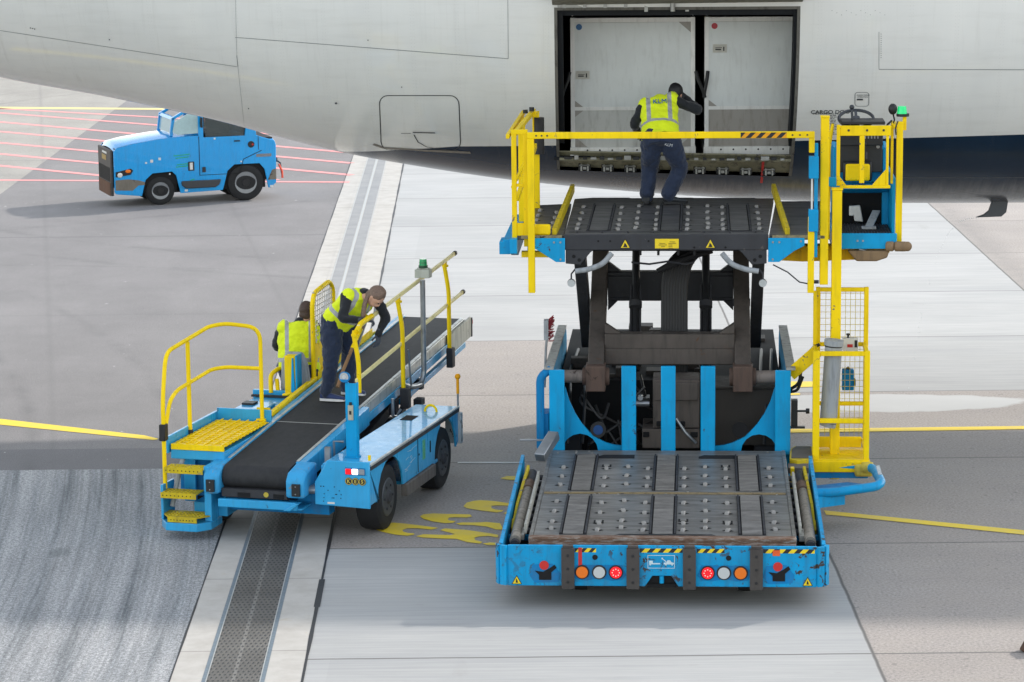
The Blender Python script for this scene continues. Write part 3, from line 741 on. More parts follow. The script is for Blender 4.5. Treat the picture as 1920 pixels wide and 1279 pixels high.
for k in range(9):
    u = uL+.34+k*(uR-uL-.62)/8; p = PB(u)-.030
    b = MB(); c0 = skin(u, p, -.03)
    b.box(-.075, .075, -.012, .0, -.05, .045); b.mat(1); b.box(-.05, -.03, -.05, -.012, -.055, .03); b.box(.03, .05, -.05, -.012, -.055, .03)
    b.mat(2); b.cyl((-.065, -.045, .015), (.065, -.045, .015), .011, n=8); b.box(-.02, .02, -.03, -.012, -.04, -.01)
    b.build('latch', [DKM, LTM, LTM], sill, loc=c0)
b = MB()
for k in range(26):
    u = uL+.14+k*(uR-uL-.28)/25; c0 = skin(u, PF(u)-.02, -.05)
    hgt = random.uniform(.02, .05); wd = random.uniform(.02, .05); b.mat(k % 2)
    b.box(c0.x-wd, c0.x+wd, c0.y-.02, c0.y+.06, zFl-.03, zFl-.03+hgt)
b.build_each('roller_fitting', [DKM, LTM], sill)
b = MB(); c0 = skin(uR-.36, PF(uR)+.03, -.035); c1 = skin(uR-.36, PB(uR)+.06, .02)
b.bar(c0, c1, .03, .006); b.build('warning_strap', RED, sill)
# raised door above
b = MB()
b.prism([(yT-.02, zT+.03), (yT-.95, zT+.20), (yT-1.9, zT+.75), (yT-1.95, zT+.86), (yT-.95, zT+.34), (yT+.02, zT+.15)], 0, uL-.02, uR+.02)
dr = b.build('cargo_door', [paint('door_inner', '8F8C80', .6, .3, grime=.6)], aircraft)
b = MB()
for k in range(12):
    u = uL+.12+k*(uR-uL-.24)/11; b.box(u-.02, u+.02, yT-.06, yT+.05, zT-.005-(.05 if k in (4, 6) else 0), zT+.05)
b.box(uL+.04, uR-.04, yT-.02, yT+.03, zT-.002, zT+.035)
b.cyl((.5*(uL+uR)-.05, yT-.10, zT-.05), (.5*(uL+uR)-.05, yT-.10, zT+.2), .03, n=10)
b.build('hinge', [LTM], dr)
# drain mast below the belly, right
u, p = hit(1880, 374); c0 = skin(u, math.pi/2*.93, 0)
b = MB()
b.prism([(0.10, .02), (-.10, .02), (-.14, -.10), (-.20, -.15), (-.30, -.185), (-.12, -.180), (.02, -.175), (.08, -.12)], 1, -.03, .03)
ob = b.build('drain_mast', plain('mast_grey', '4A4F54', .45), aircraft, bevel=.006)
ob.location = (u, skin(u, p).y+.25, bot(u)+.06)
# water dripping from the mast
b = MB(); w0 = MI @ ob.location
for k in range(60):
    t = k/60; z = (bot(u)-.12)*(1-t*t); x = w0.x-.30-.9*t**.7+random.uniform(-.02, .02)*t
    if k > 8 and random.random() < .45: continue
    b.sphere((x, w0.y-.1-.2*t+random.uniform(-.03, .03)*t, max(.01, z)), random.uniform(.0035, .007), 4)
tag(b.build('water_drops', plain('water_drop', 'EFF2F4', .1)), 'thin broken trail of water drops falling from the drain mast', 'water', None, 'stuff')

# ------------------------------------------------------------------ containers in the hold
YC = yF+.10
def zat(px, py, yl):
    o = MII @ CP; d = MII.to_3x3() @ ray(px, py); return (o+d*((yl-o.y)/d.y)).z
CH = zat(1180, 33, YC)-zFl

def m_alupanel(name, tint, dirt):
    t = NT(name); c = t.coord()
    n = t.noise(c, 2.6, 6, .6); n2 = t.noise(t.mapv(c, (5, 5, 1)), 3, 6, .7); n3 = t.noise(c, 12, 3, .8)
    col = t.ramp(n, [(.3, tuple(v*.92 for v in tint)), (.7, tint)])
    col = t.mix(t.ramp(n2, [(.5, 0), (.78, dirt)]), col, (.16, .14, .12))
    col = t.mix(t.ramp(n3, [(.68, 0), (.74, dirt*.7)]), col, (.25, .24, .22))
    t.bump(t.noise(c, 2.2, 3), .25, .03)
    return t.set(col=col, rough=.42, metal=.25)
AP = m_alupanel('container_panel', (.62, .65, .645), .22); APD = m_alupanel('dirty_container_panel', (.48, .49, .47), .6); APG = m_alupanel('scuffed_grey_panel', (.30, .285, .26), .9)
AE = m_alupanel('container_edge_rail', (.72, .72, .70), .4)
LBLW = plain('paper_label', 'C8C6BC', .6); INK = plain('label_ink', '2B2B2B', .6)
def container(x0, x1, label, low, dot, dotcol, lx, lz, handles, yoff, tilt=0):
    wd = x1-x0; h = CH; split = CH-CH*.66
    t = thing('cargo_container', label, 'container', (0, 0, 0), 0, 'cargo containers in the hold')
    M_ = MI @ Vector((x0, YC, zFl)); t.location = M_; t.rotation_euler = (0, 0, -FY)
    b = MB(); b.box(.03, wd-.03, .03, 1.45, .04, h-.03); b.build('body', APD, t)
    b = MB(); b.box(.04, wd-.04, .008, .03, split+.02, h-.06); b.build('upper_panel', AP, t)
    b = MB(); b.box(.04, wd-.04, .012, .03, .10, split-.02); b.build('lower_panel', low, t)
    b = MB()
    b.box(0, .05, -.004, .06, .03, h); b.box(wd-.05, wd, -.004, .06, .03, h); b.box(.05, wd-.05, -.002, .06, h-.055, h-.003)
    b.box(.05, wd-.05, -.002, .05, split-.02, split+.022)
    for k in range(7):
        for xx in (.025, wd-.025): b.cyl((xx, -.010, .2+k*.25), (xx, -.002, .2+k*.25), .009, n=8)
    for k in range(9): b.cyl((.12+k*(wd-.24)/8, -.008, h-.03), (.12+k*(wd-.24)/8, 0, h-.03), .008, n=8); b.cyl((.12+k*(wd-.24)/8, -.008, split), (.12+k*(wd-.24)/8, 0, split), .008, n=8)
    b.build('frame', AE, t)
    b = MB(); b.box(-.01, wd+.01, -.03, 1.5, .0, .10)
    for k in range(8):
        b.mat(1); b.cyl((.2+k*(wd-.3)/8, -.034, .065), (.2+k*(wd-.3)/8, -.03, .065), .012, n=8)
    b.build('base_plate', [AE, DKM], t, bevel=.004)
    b = MB()
    for cx, cz, sx, sz in ((.05, split, 1, 0), (.05, .10, 1, 1), (wd-.05, .10, -1, 1), (wd-.05, h-.055, -1, -1)):
        if sz == 0: b.add([(cx, .004, cz+.10), (cx+.13, .004, cz), (cx, .004, cz-.10)], [(0, 1, 2)])
        else: b.add([(cx, .004, cz), (cx+sx*.15, .004, cz), (cx, .004, cz+sz*.13)], [(0, 1, 2)])
    b.build_each('corner_gusset', APG, t, flat=True)
    b = MB(); b.cyl((dot[0], -.001, dot[1]), (dot[0], .008, dot[1]), .037, n=24); b.build('round_sticker', dotcol, t)
    b = MB(); b.box(lx, lx+.17, .002, .008, lz, lz+.10); b.mat(1); b.box(lx+.03, lx+.10, .000, .002, lz+.03, lz+.045)
    b.box(lx+.125, lx+.14, .000, .002, lz+.02, lz+.07); b.box(lx+.03, lx+.11, .000, .002, lz+.055, lz+.062)
    b.build('label_plate', [LBLW, INK], t)
    for hx, dxx in handles:
        b = MB(); b.tube([(hx, -.02, 1.02), (hx+dxx*.25, -.035, .92), (hx+dxx*.8, -.035, .78), (hx+dxx, -.03, .70)], .022, 8); b.build('strap', BLACK, t)
    return t
def uat(px, py, yl):
    o = MII @ CP; d = MII.to_3x3() @ ray(px, py); tt = (yl-o.y)/d.y; return (o+d*tt).x
cA0, cA1 = uat(1070, 150, YC), uat(1303, 150, YC); cB0 = uat(1321, 150, YC)
container(cA0, cA1, 'aluminium cargo container with a round blue sticker, behind the bent worker', APD, (.105, CH-.11), plain('blue_sticker', '1668A8', .4), .06, .93, ((-.01, -.10), (cA1-cA0+.01, .11)), 0)
container(cB0, cB0+(cA1-cA0), 'aluminium cargo container with a round red sticker and scuffed lower panel', APG, (.12, CH-.11), plain('red_sticker', 'C02636', .4), .10, 1.24, ((.04, -.05),), 0)
# ------------------------------------------------------------------ container loader (local axes: x right, y towards the aircraft)
LD = thing('container_loader', 'blue and yellow scissor-lift container loader with its bridge raised to the cargo door', 'loader', (1.415, 27.33, 0), -.065)
DZ = .60
def casterwheel():
    b = MB(); b.add([(-.062, 0, .002), (-.03, .026, .002), (.03, .026, .002), (.062, 0, .002), (.03, -.026, .002), (-.03, -.026, .002)], [(0, 1, 2, 3, 4, 5)])
    b.mat(1); b.tube([(-.022, 0, -.020), (-.014, 0, -.020), (.014, 0, -.020), (.022, 0, -.020)], [.038, .048, .048, .038], 22)
    return b
# --- lower body
b = MB()
W = 1.57
def wall(b, pts, z0s, z1s, th):
    n = len(pts)
    for i in range(n-1):
        (xa, ya), (xb, yb) = pts[i], pts[i+1]; d = Vector((xb-xa, yb-ya, 0)).normalized(); nn = Vector((-d.y, d.x, 0))*th
        za0, zb0, za1, zb1 = z0s[i], z0s[i+1], z1s[i], z1s[i+1]
        A, B = Vector((xa, ya, 0)), Vector((xb, yb, 0))
        q = [A+Vector((0, 0, za0)), B+Vector((0, 0, zb0)), B+Vector((0, 0, zb1)), A+Vector((0, 0, za1))]
        q2 = [p+nn for p in q]
        b.add(q+q2, [(0, 1, 2, 3), (7, 6, 5, 4), (0, 4, 5, 1), (1, 5, 6, 2), (2, 6, 7, 3), (3, 7, 4, 0)])
# side walls run from the front corners to the rear
b.mat(0)
wall(b, [(-W, .10), (-W, 3.7)], [.24, .24], [.62, .70], -.035)
wall(b, [(W, .10), (W, 3.7)], [.24, .24], [.62, .70], .035)
wall(b, [(-W, .10), (-W+.03, .03), (-W+.09, 0)], [.23]*3, [.62]*3, -.035)
wall(b, [(W, .10), (W-.03, .03), (W-.09, 0)], [.23]*3, [.62]*3, .035)
b.build_each('side_wall', BLUEW, LD)
# front plate with a notch for the tow hook
b = MB()
b.prism([(-W+.09, .22), (-.16, .22), (-.09, .325), (.09, .325), (.16, .22), (W-.09, .22), (W-.09, .62), (-W+.09, .62)], 1, 0, .035)
fp = b.build('front_plate', BLUEW, LD, bevel=.005)
b = MB(); b.box(-.14, .14, .04, .06, .2, .34); b.build('tow_recess', VOID, LD)
b = MB(); b.cyl((0, .02, .25), (0, .02, .32), .022); b.build('tow_pin', BLUE, fp)
for k, x in enumerate((-.90, -.275, .265, .905)):
    b = MB(); b.box(x-.062, x+.062, -.045, -.001, .20, .60); b.box(x-.05, x+.05, -.03, .02, .60, .625)
    b.mat(1)
    for z in (.27, .40, .53): b.cyl((x, -.05, z), (x, -.044, z), .014, n=10)
    b.build('rubber_buffer', [paint('buffer_rubber', '4A4644', .65, .1, grime=.6) if k == 0 else bpy.data.materials['buffer_rubber'], BLACK], LD, bevel=.012)
for x, mm_ in ((-.765, ORAL), (-.60, WHTL), (-.44, REDL), (.44, REDL), (.595, WHTL), (.755, ORAL)):
    b = MB(); b.cyl((x, -.012, .36), (x, -.001, .36), .070, n=28); o = b.build('lamp_housing', BLACK, LD)
    b = MB(); b.cyl((x, -.024, .36), (x, -.013, .36), .056, .056, n=28)
    if mm_ is REDL:
        b.mat(1)
        for q in range(8): b.cyl((x+.034*math.cos(q*.785), -.028, .36+.034*math.sin(q*.785)), (x+.034*math.cos(q*.785), -.024, .36+.034*math.sin(q*.785)), .006, n=8)
    b.build('lamp_lens', [mm_, glow('led_point', 'FF8078', .9) if mm_ is REDL else mm_], o)
for sx in (-1, 1):
    b = MB(); c = sx*.60
    b.prism([(c-.26, .33), (c-.22, .43), (c+.22, .43), (c+.26, .33), (c+.22, .285), (c+.12, .275), (c, .30), (c-.12, .275), (c-.22, .285)], 1, -.0035, -.001); b.build('lamp_panel', BLUED, fp, flat=True)
    b = MB(); b.cyl((sx*.64-.0, -.004, .505), (sx*.64, -.001, .505), .026, n=18); b.build('bolt_hole', VOID, fp)
    # outer recesses with black hook and red disc
    c = sx*1.12
    b = MB(); b.prism([(c-.15, .32), (c-.12, .43), (c+.07, .44), (c+.15, .34), (c+.13, .26), (c-.10, .25)], 1, -.0035, -.001)
    b.mat(1); b.prism([(c-.10, .37), (c-.02, .36), (c+.05, .40), (c+.09, .43), (c+.11, .40), (c+.06, .355), (c+.06, .28), (c-.06, .28), (c-.06, .33)] , 1, -.008, -.004)
    b.mat(2); b.cyl((c-.01, -.012, .425), (c-.01, -.009, .425), .045, n=20); b.build('hook_recess', [BLUED, VOID, RED], fp, flat=True)
    # warning triangles
    c = sx*1.395; b = MB(); b.mat(0); b.prism([(c-.050, .235), (c+.050, .235), (c, .325)], 1, -.003, -.001)
    b.mat(1); b.prism([(c-.040, .241), (c+.040, .241), (c, .312)], 1, -.005, -.0031)
    b.mat(0); b.prism([(c-.010, .250), (c+.012, .250), (c+.006, .275), (c-.004, .292)], 1, -.007, -.0051); b.build('warning_triangle', [BLACK, WARN], fp, flat=True)
b = MB()
for x0, x1, n in ((-.835, -.63, 5), (-.21, .20, 8), (.335, .60, 6), (.97, 1.46, 9)):
    hazard(b, x0, x1, -.002, .555, .595, n, -.9)
b.build('hazard_tape', [BLACK, WARN], fp, flat=True)
b = MB(); b.box(-.80, -.765, -.004, -.001, .42, .60); b.build('red_paint_mark', RED, fp)
b = MB(); b.box(1.06, 1.13, -.004, -.0021, .53, .585); b.build('orange_tag', plain('orange_tag', 'E05A20', .5), fp)
b = MB()
x0, x1, z0, z1 = -.135, .125, .40, .53
for a in ((x0, x1, z0, z0+.005), (x0, x1, z1-.005, z1), (x0, x0+.005, z0+.005, z1-.005), (x1-.005, x1, z0+.005, z1-.005)): b.box(a[0], a[1], -.004, -.002, a[2], a[3])
# tow sign: two small vehicles joined by a bar and an arrow
b.box(-.12, -.085, -.004, -.002, .440, .475); b.box(-.085, -.015, -.004, -.002, .440, .452)
b.prism([(.02, .44), (.115, .44), (.118, .455), (.095, .46), (.08, .48), (.055, .482), (.045, .46), (.02, .455)], 1, -.004, -.002)
for x in (-.11, .04, .10): b.cyl((x, -.004, .438), (x, -.002, .438), .009, n=10)
b.prism([(.045, .470), (.010, .498), (.014, .504), (-.002, .506), (.0, .488), (.006, .492), (.040, .464)], 1, -.006, -.0041)
b.build('tow_sign', plain('sign_white', 'C9DCE2', .5), fp, flat=True)
# under pan and inner dark machinery
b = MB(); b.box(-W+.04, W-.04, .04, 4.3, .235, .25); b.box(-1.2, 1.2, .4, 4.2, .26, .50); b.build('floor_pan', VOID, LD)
# --- main platform
b = MB(); b.box(-1.26, 1.26, .34, 2.30, .545, DZ); b.box(-1.27, 1.27, 2.31, 4.40, .545, DZ); b.box(-1.27, 1.27, 2.302, 2.308, .545, DZ-.02)
b.box(-1.30, -1.262, .34, 4.38, .50, DZ+.012); b.box(1.262, 1.30, .34, 4.38, .50, DZ+.012)
plat = b.build('main_platform', DECK, LD, bevel=.003)
b = MB(); b.box(-1.25, 1.25, 2.27, 2.34, DZ+.001, DZ+.007); b.build('seam_strip', paint('tan_seam', '8F7E5C', .5, .4, grime=.9), plat)
SLOT = VOID
rs = None
for (y0, y1) in ((.52, 2.18), (2.42, 4.12)):
    for x in (-.875, 0, .875):
        b = MB(); b.box(x-.135, x+.135, y0, y1, DZ+.001, DZ+.004); b.mat(1); b.box(x-.13, x-.112, y0, y1, DZ+.004, DZ+.022); b.box(x+.112, x+.13, y0, y1, DZ+.004, DZ+.022)
        b.mat(2); n = int((y1-y0)/.052)
        for k in range(n):
            y = y0+(k+.5)*(y1-y0)/n; b.cyl((x-.098, y, DZ+.002), (x+.098, y, DZ+.002), .021, n=8)
        b.build('roller_track', [SLOT, BLKMET, TRACK], plat)
cast = casterwheel().build('castor_wheel', [SLOT, ROLL_S], plat); first = True
def castors(parent, cols, rows, z, lim=None):
    global first
    for x, off in cols:
        for y in rows:
            if first: cast.location = (x, y+off, z); cast.parent = parent; cast.rotation_euler = (0, 0, random.uniform(-.3, .3)); first = False
            else: copy_part(cast, parent, (x, y+off, z), random.uniform(-.35, .35))
cols8 = [(-1.10, .05), (-.64, 0), (-.41, .10), (-.19, 0), (.20, 0), (.42, .10), (.64, 0), (1.10, .05)]
castors(plat, cols8, (.70, .98, 1.42, 1.86, 2.62, 3.02, 3.46), DZ+.001)
b = MB()
for x, y in ((-.64, 1.05), (.64, 1.05), (.2, 1.12), (-.64, 3.6), (.64, 3.6)): b.box(x-.05, x+.05, y-.05, y+.06, DZ+.001, DZ+.004); b.mat(1); b.box(x-.03, x+.03, y-.03, y+.03, DZ+.004, DZ+.012); b.mat(0)
for x in (-.55, .55): b.prism([(x-.2, 3.98), (x+.2, 3.98), (x+.2, 4.16), (x-.14, 4.16), (x-.2, 4.08)], 2, DZ+.0015, DZ+.003)
b.build('pallet_stop', [SLOT, ROLL_S], plat, flat=True)
b = MB()
for k in range(26): x = random.uniform(-1.2, 1.2); y = random.choice((.44, 2.25, 2.37, 4.25, 4.33)); b.cyl((x, y, DZ), (x, y, DZ+.008), .012, n=8)
b.build_each('bolt_head', ROLL_S, plat)
b = MB(); b.box(-1.29, 1.29, .22, .33, .56, .645); b.box(-1.29, 1.29, .19, .22, .52, .60); b.build('front_stop', RUST, LD, bevel=.015)
b = MB(); b.prism([(-.52, .335), (.58, .335), (.48, .47), (-.42, .47)], 2, DZ+.004, DZ+.022); b.mat(1); b.box(-.36, .40, .35, .46, DZ+.0222, DZ+.024); b.build('front_flap', [BLKMET, BLACK], plat)
# --- side rollers, guides and yellow levers
for sx in (-1, 1):
    x = sx*1.435
    b = MB(); b.cyl((x, .42, .56), (x, 2.55, .56), .055, n=20); b.mat(1); b.cyl((x, 2.55, .56), (x, 2.85, .56), .07, n=20); b.mat(2); b.cyl((x, 2.85, .56), (x, 3.4, .56), .05, n=16)
    b.mat(2); b.cyl((x, .34, .54), (x, .42, .54), .045, n=16); b.cyl((x-.05, .36, .50), (x+.08, .36, .50), .02, n=8)
    b.build('drive_roller', [paint('worn_roller_sleeve', '8E877C', .5, .4, chipcol=(.15, .11, .08), grime=.8), paint('brown_roller_hub', '6E5A4C', .6, .2, grime=.6), BLKMET], LD)
    b = MB(); b.box(sx*1.345-.012, sx*1.345+.012, .62, 3.0, .58, .68); b.box(sx*1.345-.012, sx*1.345+.05*sx, .60, .9, .52, .58); b.build('side_guide', paint('grey_guide', 'A5A49C', .5, .3, grime=.7) if sx < 0 else bpy.data.materials['grey_guide'], LD, bevel=.004)
    b = MB(); b.bar((sx*1.505, 1.35, .50), (sx*1.505, 1.95, .56), .03, .05); b.bar((sx*1.505, 1.95, .56), (sx*1.475, 3.35, .64), .03, .05); b.bar((sx*1.505, 1.2, .45), (sx*1.505, 1.36, .52), .035, .09); b.build('yellow_lever', YELW, LD, bevel=.004)
    b = MB()
    for k in range(9): y = .8+k*.3; b.cyl((sx*1.30, y, .56), (sx*1.37, y, .56), .03, n=10)
    b.bar((sx*1.3, 1.25, .46), (sx*1.54, 1.25, .46), .04, .05); b.build_each('guide_roller', BLKMET, LD)
b = MB(); b.bar((-1.54, 1.0, .45), (-1.3, 1.0, .45), .05, .05); b.bar((1.54, 1.05, .45), (1.3, 1.05, .45), .05, .05); b.build_each('cross_brace', BLUE, LD)
# small silver bracket on the left rear corner
b = MB(); b.bar((-1.36, 3.55, .70), (-1.22, 3.9, .88), .12, .10); b.bar((-1.60, 3.9, .82), (-1.3, 3.9, .82), .04, .02); b.build('steel_bracket', STEEL, LD, bevel=.01)
# --- towers of the main frame
y0 = 4.46
TW = paint('worn_top_plate', '9FA09A', .5, .4, chipcol=(.12, .12, .12), grime=.7)
for sx, xo in ((-1, -1.30), (1, 1.36)):
    xi = xo-sx*.045
    b = MB()
    # side plate, sloping up to the rear
    b.prism([(y0, .30), (y0, 1.50), (y0+3.15, 1.43), (y0+3.3, 1.3), (y0+3.3, .30)], 0, min(xo, xi), max(xo, xi))
    b.box(min(xo, xo-sx*.17), max(xo, xo-sx*.17), y0-.05, y0-.003, .55, 1.50)
    o = b.build('tower_plate', BLUE, LD, bevel=.008)
    b = MB(); b.bar((xo, y0-.04, 1.514), (xo, y0+3.15, 1.442), .10, .022); b.build('tower_cap', TW, o)
    # curved gusset with wheel arch
    prof = []
    x0 = xo-sx*.17; x1 = (-.50 if sx < 0 else .53)
    prof = [(x0, 1.28)]
    for k in range(1, 9):
        t = k/8; prof.append((x0+(x1-x0)*(t**1.25), 1.28-.62*(1-(1-t)**2.2)+(-.05*t)))
    prof.append((x1, .55)); xa = x0+(x1-x0)*.62; 
    for k in range(0, 9):
        a = math.pi*k/8; r = .20; cx = x0+(x1-x0)*.26; prof.append((cx-(-1 if sx > 0 else 1)*-r*math.cos(a)*-1 if False else cx+(1 if sx < 0 else -1)*r*math.cos(a), .55+.20*math.sin(a)))
    b = MB(); b.prism(prof, 1, y0+.12, y0+.16); g = b.build('curved_gusset', BLUE, LD)
    hx = x0+(x1-x0)*.58
    b = MB(); b.cyl((hx, y0+.10, .80), (hx, y0+.119, .80), .088, n=24); h_ = b.build('round_port', BLACK if sx < 0 else VOID, g)
    if sx < 0: b = MB(); b.cyl((hx, y0+.08, .80), (hx, y0+.099, .80), .055, n=20); b.build('port_lens', plain('dark_blue_lens', '2C4C7C', .1), h_)
for x in (-.50, -.065, .372):
    b = MB(); b.box(x-.0, x+.16, y0-.06, y0-.002, .58, 1.545); b.build('front_post', BLUE, LD, bevel=.008)
b = MB(); b.tube([(-1.40, y0-.02, .62), (-1.40, y0-.02, 1.42), (-1.28, y0+.02, 1.50)], .045, 12, smooth=.1); b.box(-1.44, -1.31, y0, y0+.3, .6, 1.0); b.build('hand_loop', BLUED, LD)
# machinery behind the posts
b = MB()
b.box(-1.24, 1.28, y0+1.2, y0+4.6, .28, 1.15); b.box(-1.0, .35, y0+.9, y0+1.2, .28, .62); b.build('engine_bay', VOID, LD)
b = MB(); b.box(.50, 1.22, y0+.45, y0+1.1, .55, 1.20); b.box(.50, 1.24, y0+.42, y0+1.1, 1.20, 1.225); b.build('side_tank', paint('dark_tank', '37332F', .6, .1, grime=.7), LD, bevel=.01)
EB = paint('brown_grime_steel', '5F5751', .6, .2, grime=.8)
b = MB(); b.box(-.16, .36, y0+.30, y0+.8, .78, 1.32); b.box(-.28, .36, y0+.28, y0+.9, .55, .77); b.box(-.14, .34, y0+.26, y0+.31, 1.10, 1.30); b.mat(1); b.box(-.12, .0, y0+.27, y0+.30, .80, .86); b.box(.08, .2, y0+.27, y0+.30, .80, .86)
b.box(-.27, -.2, y0+.26, y0+.3, .68, .74); b.box(.26, .34, y0+.26, y0+.3, .68, .74)
eng = b.build('pump_housing', [EB, VOID], LD, bevel=.01)
b = MB()
random.seed(3)
for k in range(14):
    xa = random.uniform(-1.0, -.2); za = random.uniform(.6, 1.3)
    b.tube([(xa, y0+random.uniform(.4, .9), za), (xa+random.uniform(-.2, .3), y0+.45, za-random.uniform(.1, .3)), (xa+random.uniform(.1, .5), y0+.6, random.uniform(.5, 1.0))], .016, 6, smooth=.15)
b.box(-.36, -.2, y0+.4, y0+.6, 1.0, 1.1); b.box(-.34, -.28, y0+.38, y0+.4, 1.08, 1.16)
b.build_each('hose', plain('hose_rubber', '1C1B1B', .5), LD)
b = MB()
b.cyl((-.35, y0+.35, 1.05), (-.2, y0+.35, 1.05), .03); b.cyl((-.30, y0+.3, 1.12), (-.30, y0+.4, 1.12), .03); b.tube([(.1, y0+.24, .9), (.2, y0+.22, .75), (.32, y0+.24, .62)], .018, 8); b.build_each('pump_fitting', STEEL, LD)
b = MB(); random.seed(11)
for k in range(22):
    x = random.uniform(-1.15, 1.1); y = y0+1.3+random.random()*3.0; b.box(x, x+random.uniform(.05, .3), y, y+random.uniform(.05, .3), 1.151, 1.151+random.uniform(.02, .12))
b.build_each('machinery_cover', plain('grimy_brown_grey', '4A433D', .7, var=.5), LD, bevel=.006)
b = MB()
for x in (-1.12, -.95, 1.08, 1.2): b.tube([(x, y0+.3, .6), (x+.03, y0+.5, 1.12), (x-.02, y0+1.6, 1.18), (x+.02, y0+3, 1.18)], .02, 6, smooth=.15)
b.build_each('hydraulic_pipe', bpy.data.materials['hose_rubber'], LD)
# --- scissor carrying the bridge
def arm(x0, x1, pts, name, mat=DKSTEEL, bev=.012):
    b = MB(); b.prism(pts, 0, x0, x1); return b.build(name, mat, LD, bevel=bev)
ya, za, yb, zb = y0+.45, 1.34, y0+2.7, 2.72
def armpoly(ya, za, yb, zb, w):
    d = Vector((yb-ya, zb-za)).normalized(); n = Vector((-d.y, d.x))*w/2
    return [(ya-n.x-d.x*.1, za-n.y-d.y*.1), (ya+n.x-d.x*.1, za+n.y-d.y*.1), (yb+n.x, zb+n.y), (yb-n.x, zb-n.y)]
XI0, XI1 = -.80, .84
for sx, x in ((-1, XI0), (1, XI1)):
    arm(x-.09, x+.09, armpoly(ya, za, yb, zb, .26), 'inner_arm')
    b = MB(); b.box(x-.11, x+.11, ya-.16, ya+.12, za-.15, za+.14); b.cyl((x-.15, ya-.02, za), (x+.15, ya-.02, za), .10, n=24); b.build('pivot_block', paint('brown_pivot', '625047', .6, .4, grime=.6) if sx < 0 else bpy.data.materials['brown_pivot'], LD, bevel=.012)
    b = MB(); b.cyl((x+sx*.1, ya-.02, za), (x+sx*.48, ya-.02, za), .072, n=20); b.build('pivot_shaft', paint('grey_shaft', '8B8078', .45, .2, grime=.7) if sx < 0 else bpy.data.materials['grey_shaft'], LD)
    xo = x+sx*.175; arm(xo-.065, xo+.065, [(y0+.25, 2.80), (y0+.60, 2.80), (y0+2.75, 1.35), (y0+2.45, 1.30)], 'outer_arm', BLKMET)
# cross beams of the inner frame
def along(t): return ya+(yb-ya)*t, za+(zb-za)*t
yy, zz = along(.15); b = MB(); b.box(XI0+.09, XI1-.09, yy-.06, yy+.14, zz-.13, zz+.22)
b.prism([(XI0+.09, zz+.22), (XI0+.27, zz+.22), (XI0+.09, zz+.34)], 1, yy-.04, yy+.10); b.prism([(XI1-.09, zz+.22), (XI1-.27, zz+.22), (XI1-.09, zz+.34)], 1, yy-.04, yy+.10)
b.box(XI0+.09, XI1-.09, yy-.10, yy-.062, zz-.12, zz+.06); b.build('cross_beam', DKSTEEL, LD, bevel=.01)
yy, zz = along(.70); b = MB(); b.box(XI0+.09, XI1-.09, yy-.08, yy+.10, zz-.36, zz-.02); b.box(XI0+.09, -.35, yy-.11, yy-.082, zz-.32, zz-.06); b.box(.45, XI1-.09, yy-.11, yy-.082, zz-.32, zz-.06)
for sx, x in ((1, XI0+.09), (-1, XI1-.09)):
    b.prism([(x, zz-.02), (x+sx*.16, zz-.02), (x, zz+.10)], 1, yy-.05, yy+.07); b.prism([(x, zz-.36), (x+sx*.12, zz-.36), (x, zz-.48)], 1, yy-.05, yy+.07)
b.build('cross_beam', BLKMET, LD, bevel=.01)
for x in (-.375, .43):
    b = MB(); b.cyl((x, y0+1.0, 1.3), (x, y0+1.8, 2.55), .045, n=16); b.mat(1); b.cyl((x, y0+1.35, 1.97), (x, y0+1.39, 2.03), .075, n=16); b.cyl((x-.055, y0+1.0, 1.3), (x-.055, y0+1.55, 2.2), .012, n=8); b.cyl((x+.055, y0+1.0, 1.3), (x+.055, y0+1.55, 2.2), .012, n=8)
    b.build('lift_cylinder', [BLACK, BLKMET], LD)
b = MB()
for k in range(9):
    x = -.055+k*.032
    b.tube([(x, y0+.95, 1.25), (x, y0+1.0, 1.8), (x+.0, y0+1.05, 2.3), (x+.05, y0+1.1, 2.52), (x+.20, y0+1.2, 2.66), (x+.32, y0+1.3, 2.78)], .024, 8, smooth=.15)
for k in range(5): b.tube([(-.12+k*.03, y0+1.0, 2.44+k*.012), (.05+k*.04, y0+1.02, 2.54+k*.012), (.3+k*.05, y0+1.1, 2.66)], .03, 8)
b.build('hose_bundle', plain('black_hose_bundle', '17171A', .55), LD)
b = MB()
for z, y in ((2.76, y0+.55), (2.70, y0+.9)): b.cyl((-.95, y, z), (.95, y, z), .012, n=8)
for x in (-.3, -.1, .12, .3): b.cyl((x, y0+.5, 2.70), (x, y0+.5, 2.80), .014, n=8)
b.tube([(-.4, y0+.5, 2.62), (-.2, y0+.5, 2.60), (0, y0+.5, 2.63), (.2, y0+.5, 2.60), (.3, y0+.5, 2.62)], .012, 6)
b.build_each('control_rod', BLKMET, LD)
b = MB()
for sx, x in ((-1, XI0), (1, XI1)):
    for t_ in (.30, .48, .86):
        yy, zz = along(t_); b.cyl((x-.098, yy-.02, zz), (x+.098, yy-.02, zz), .045, n=14)
    for k in range(6): yy, zz = along(.12+k*.13); b.cyl((x-sx*.04, yy-.17, zz+.02), (x-sx*.04, yy-.155, zz+.02), .012, n=8)
b.build_each('pin', BLKMET, LD)
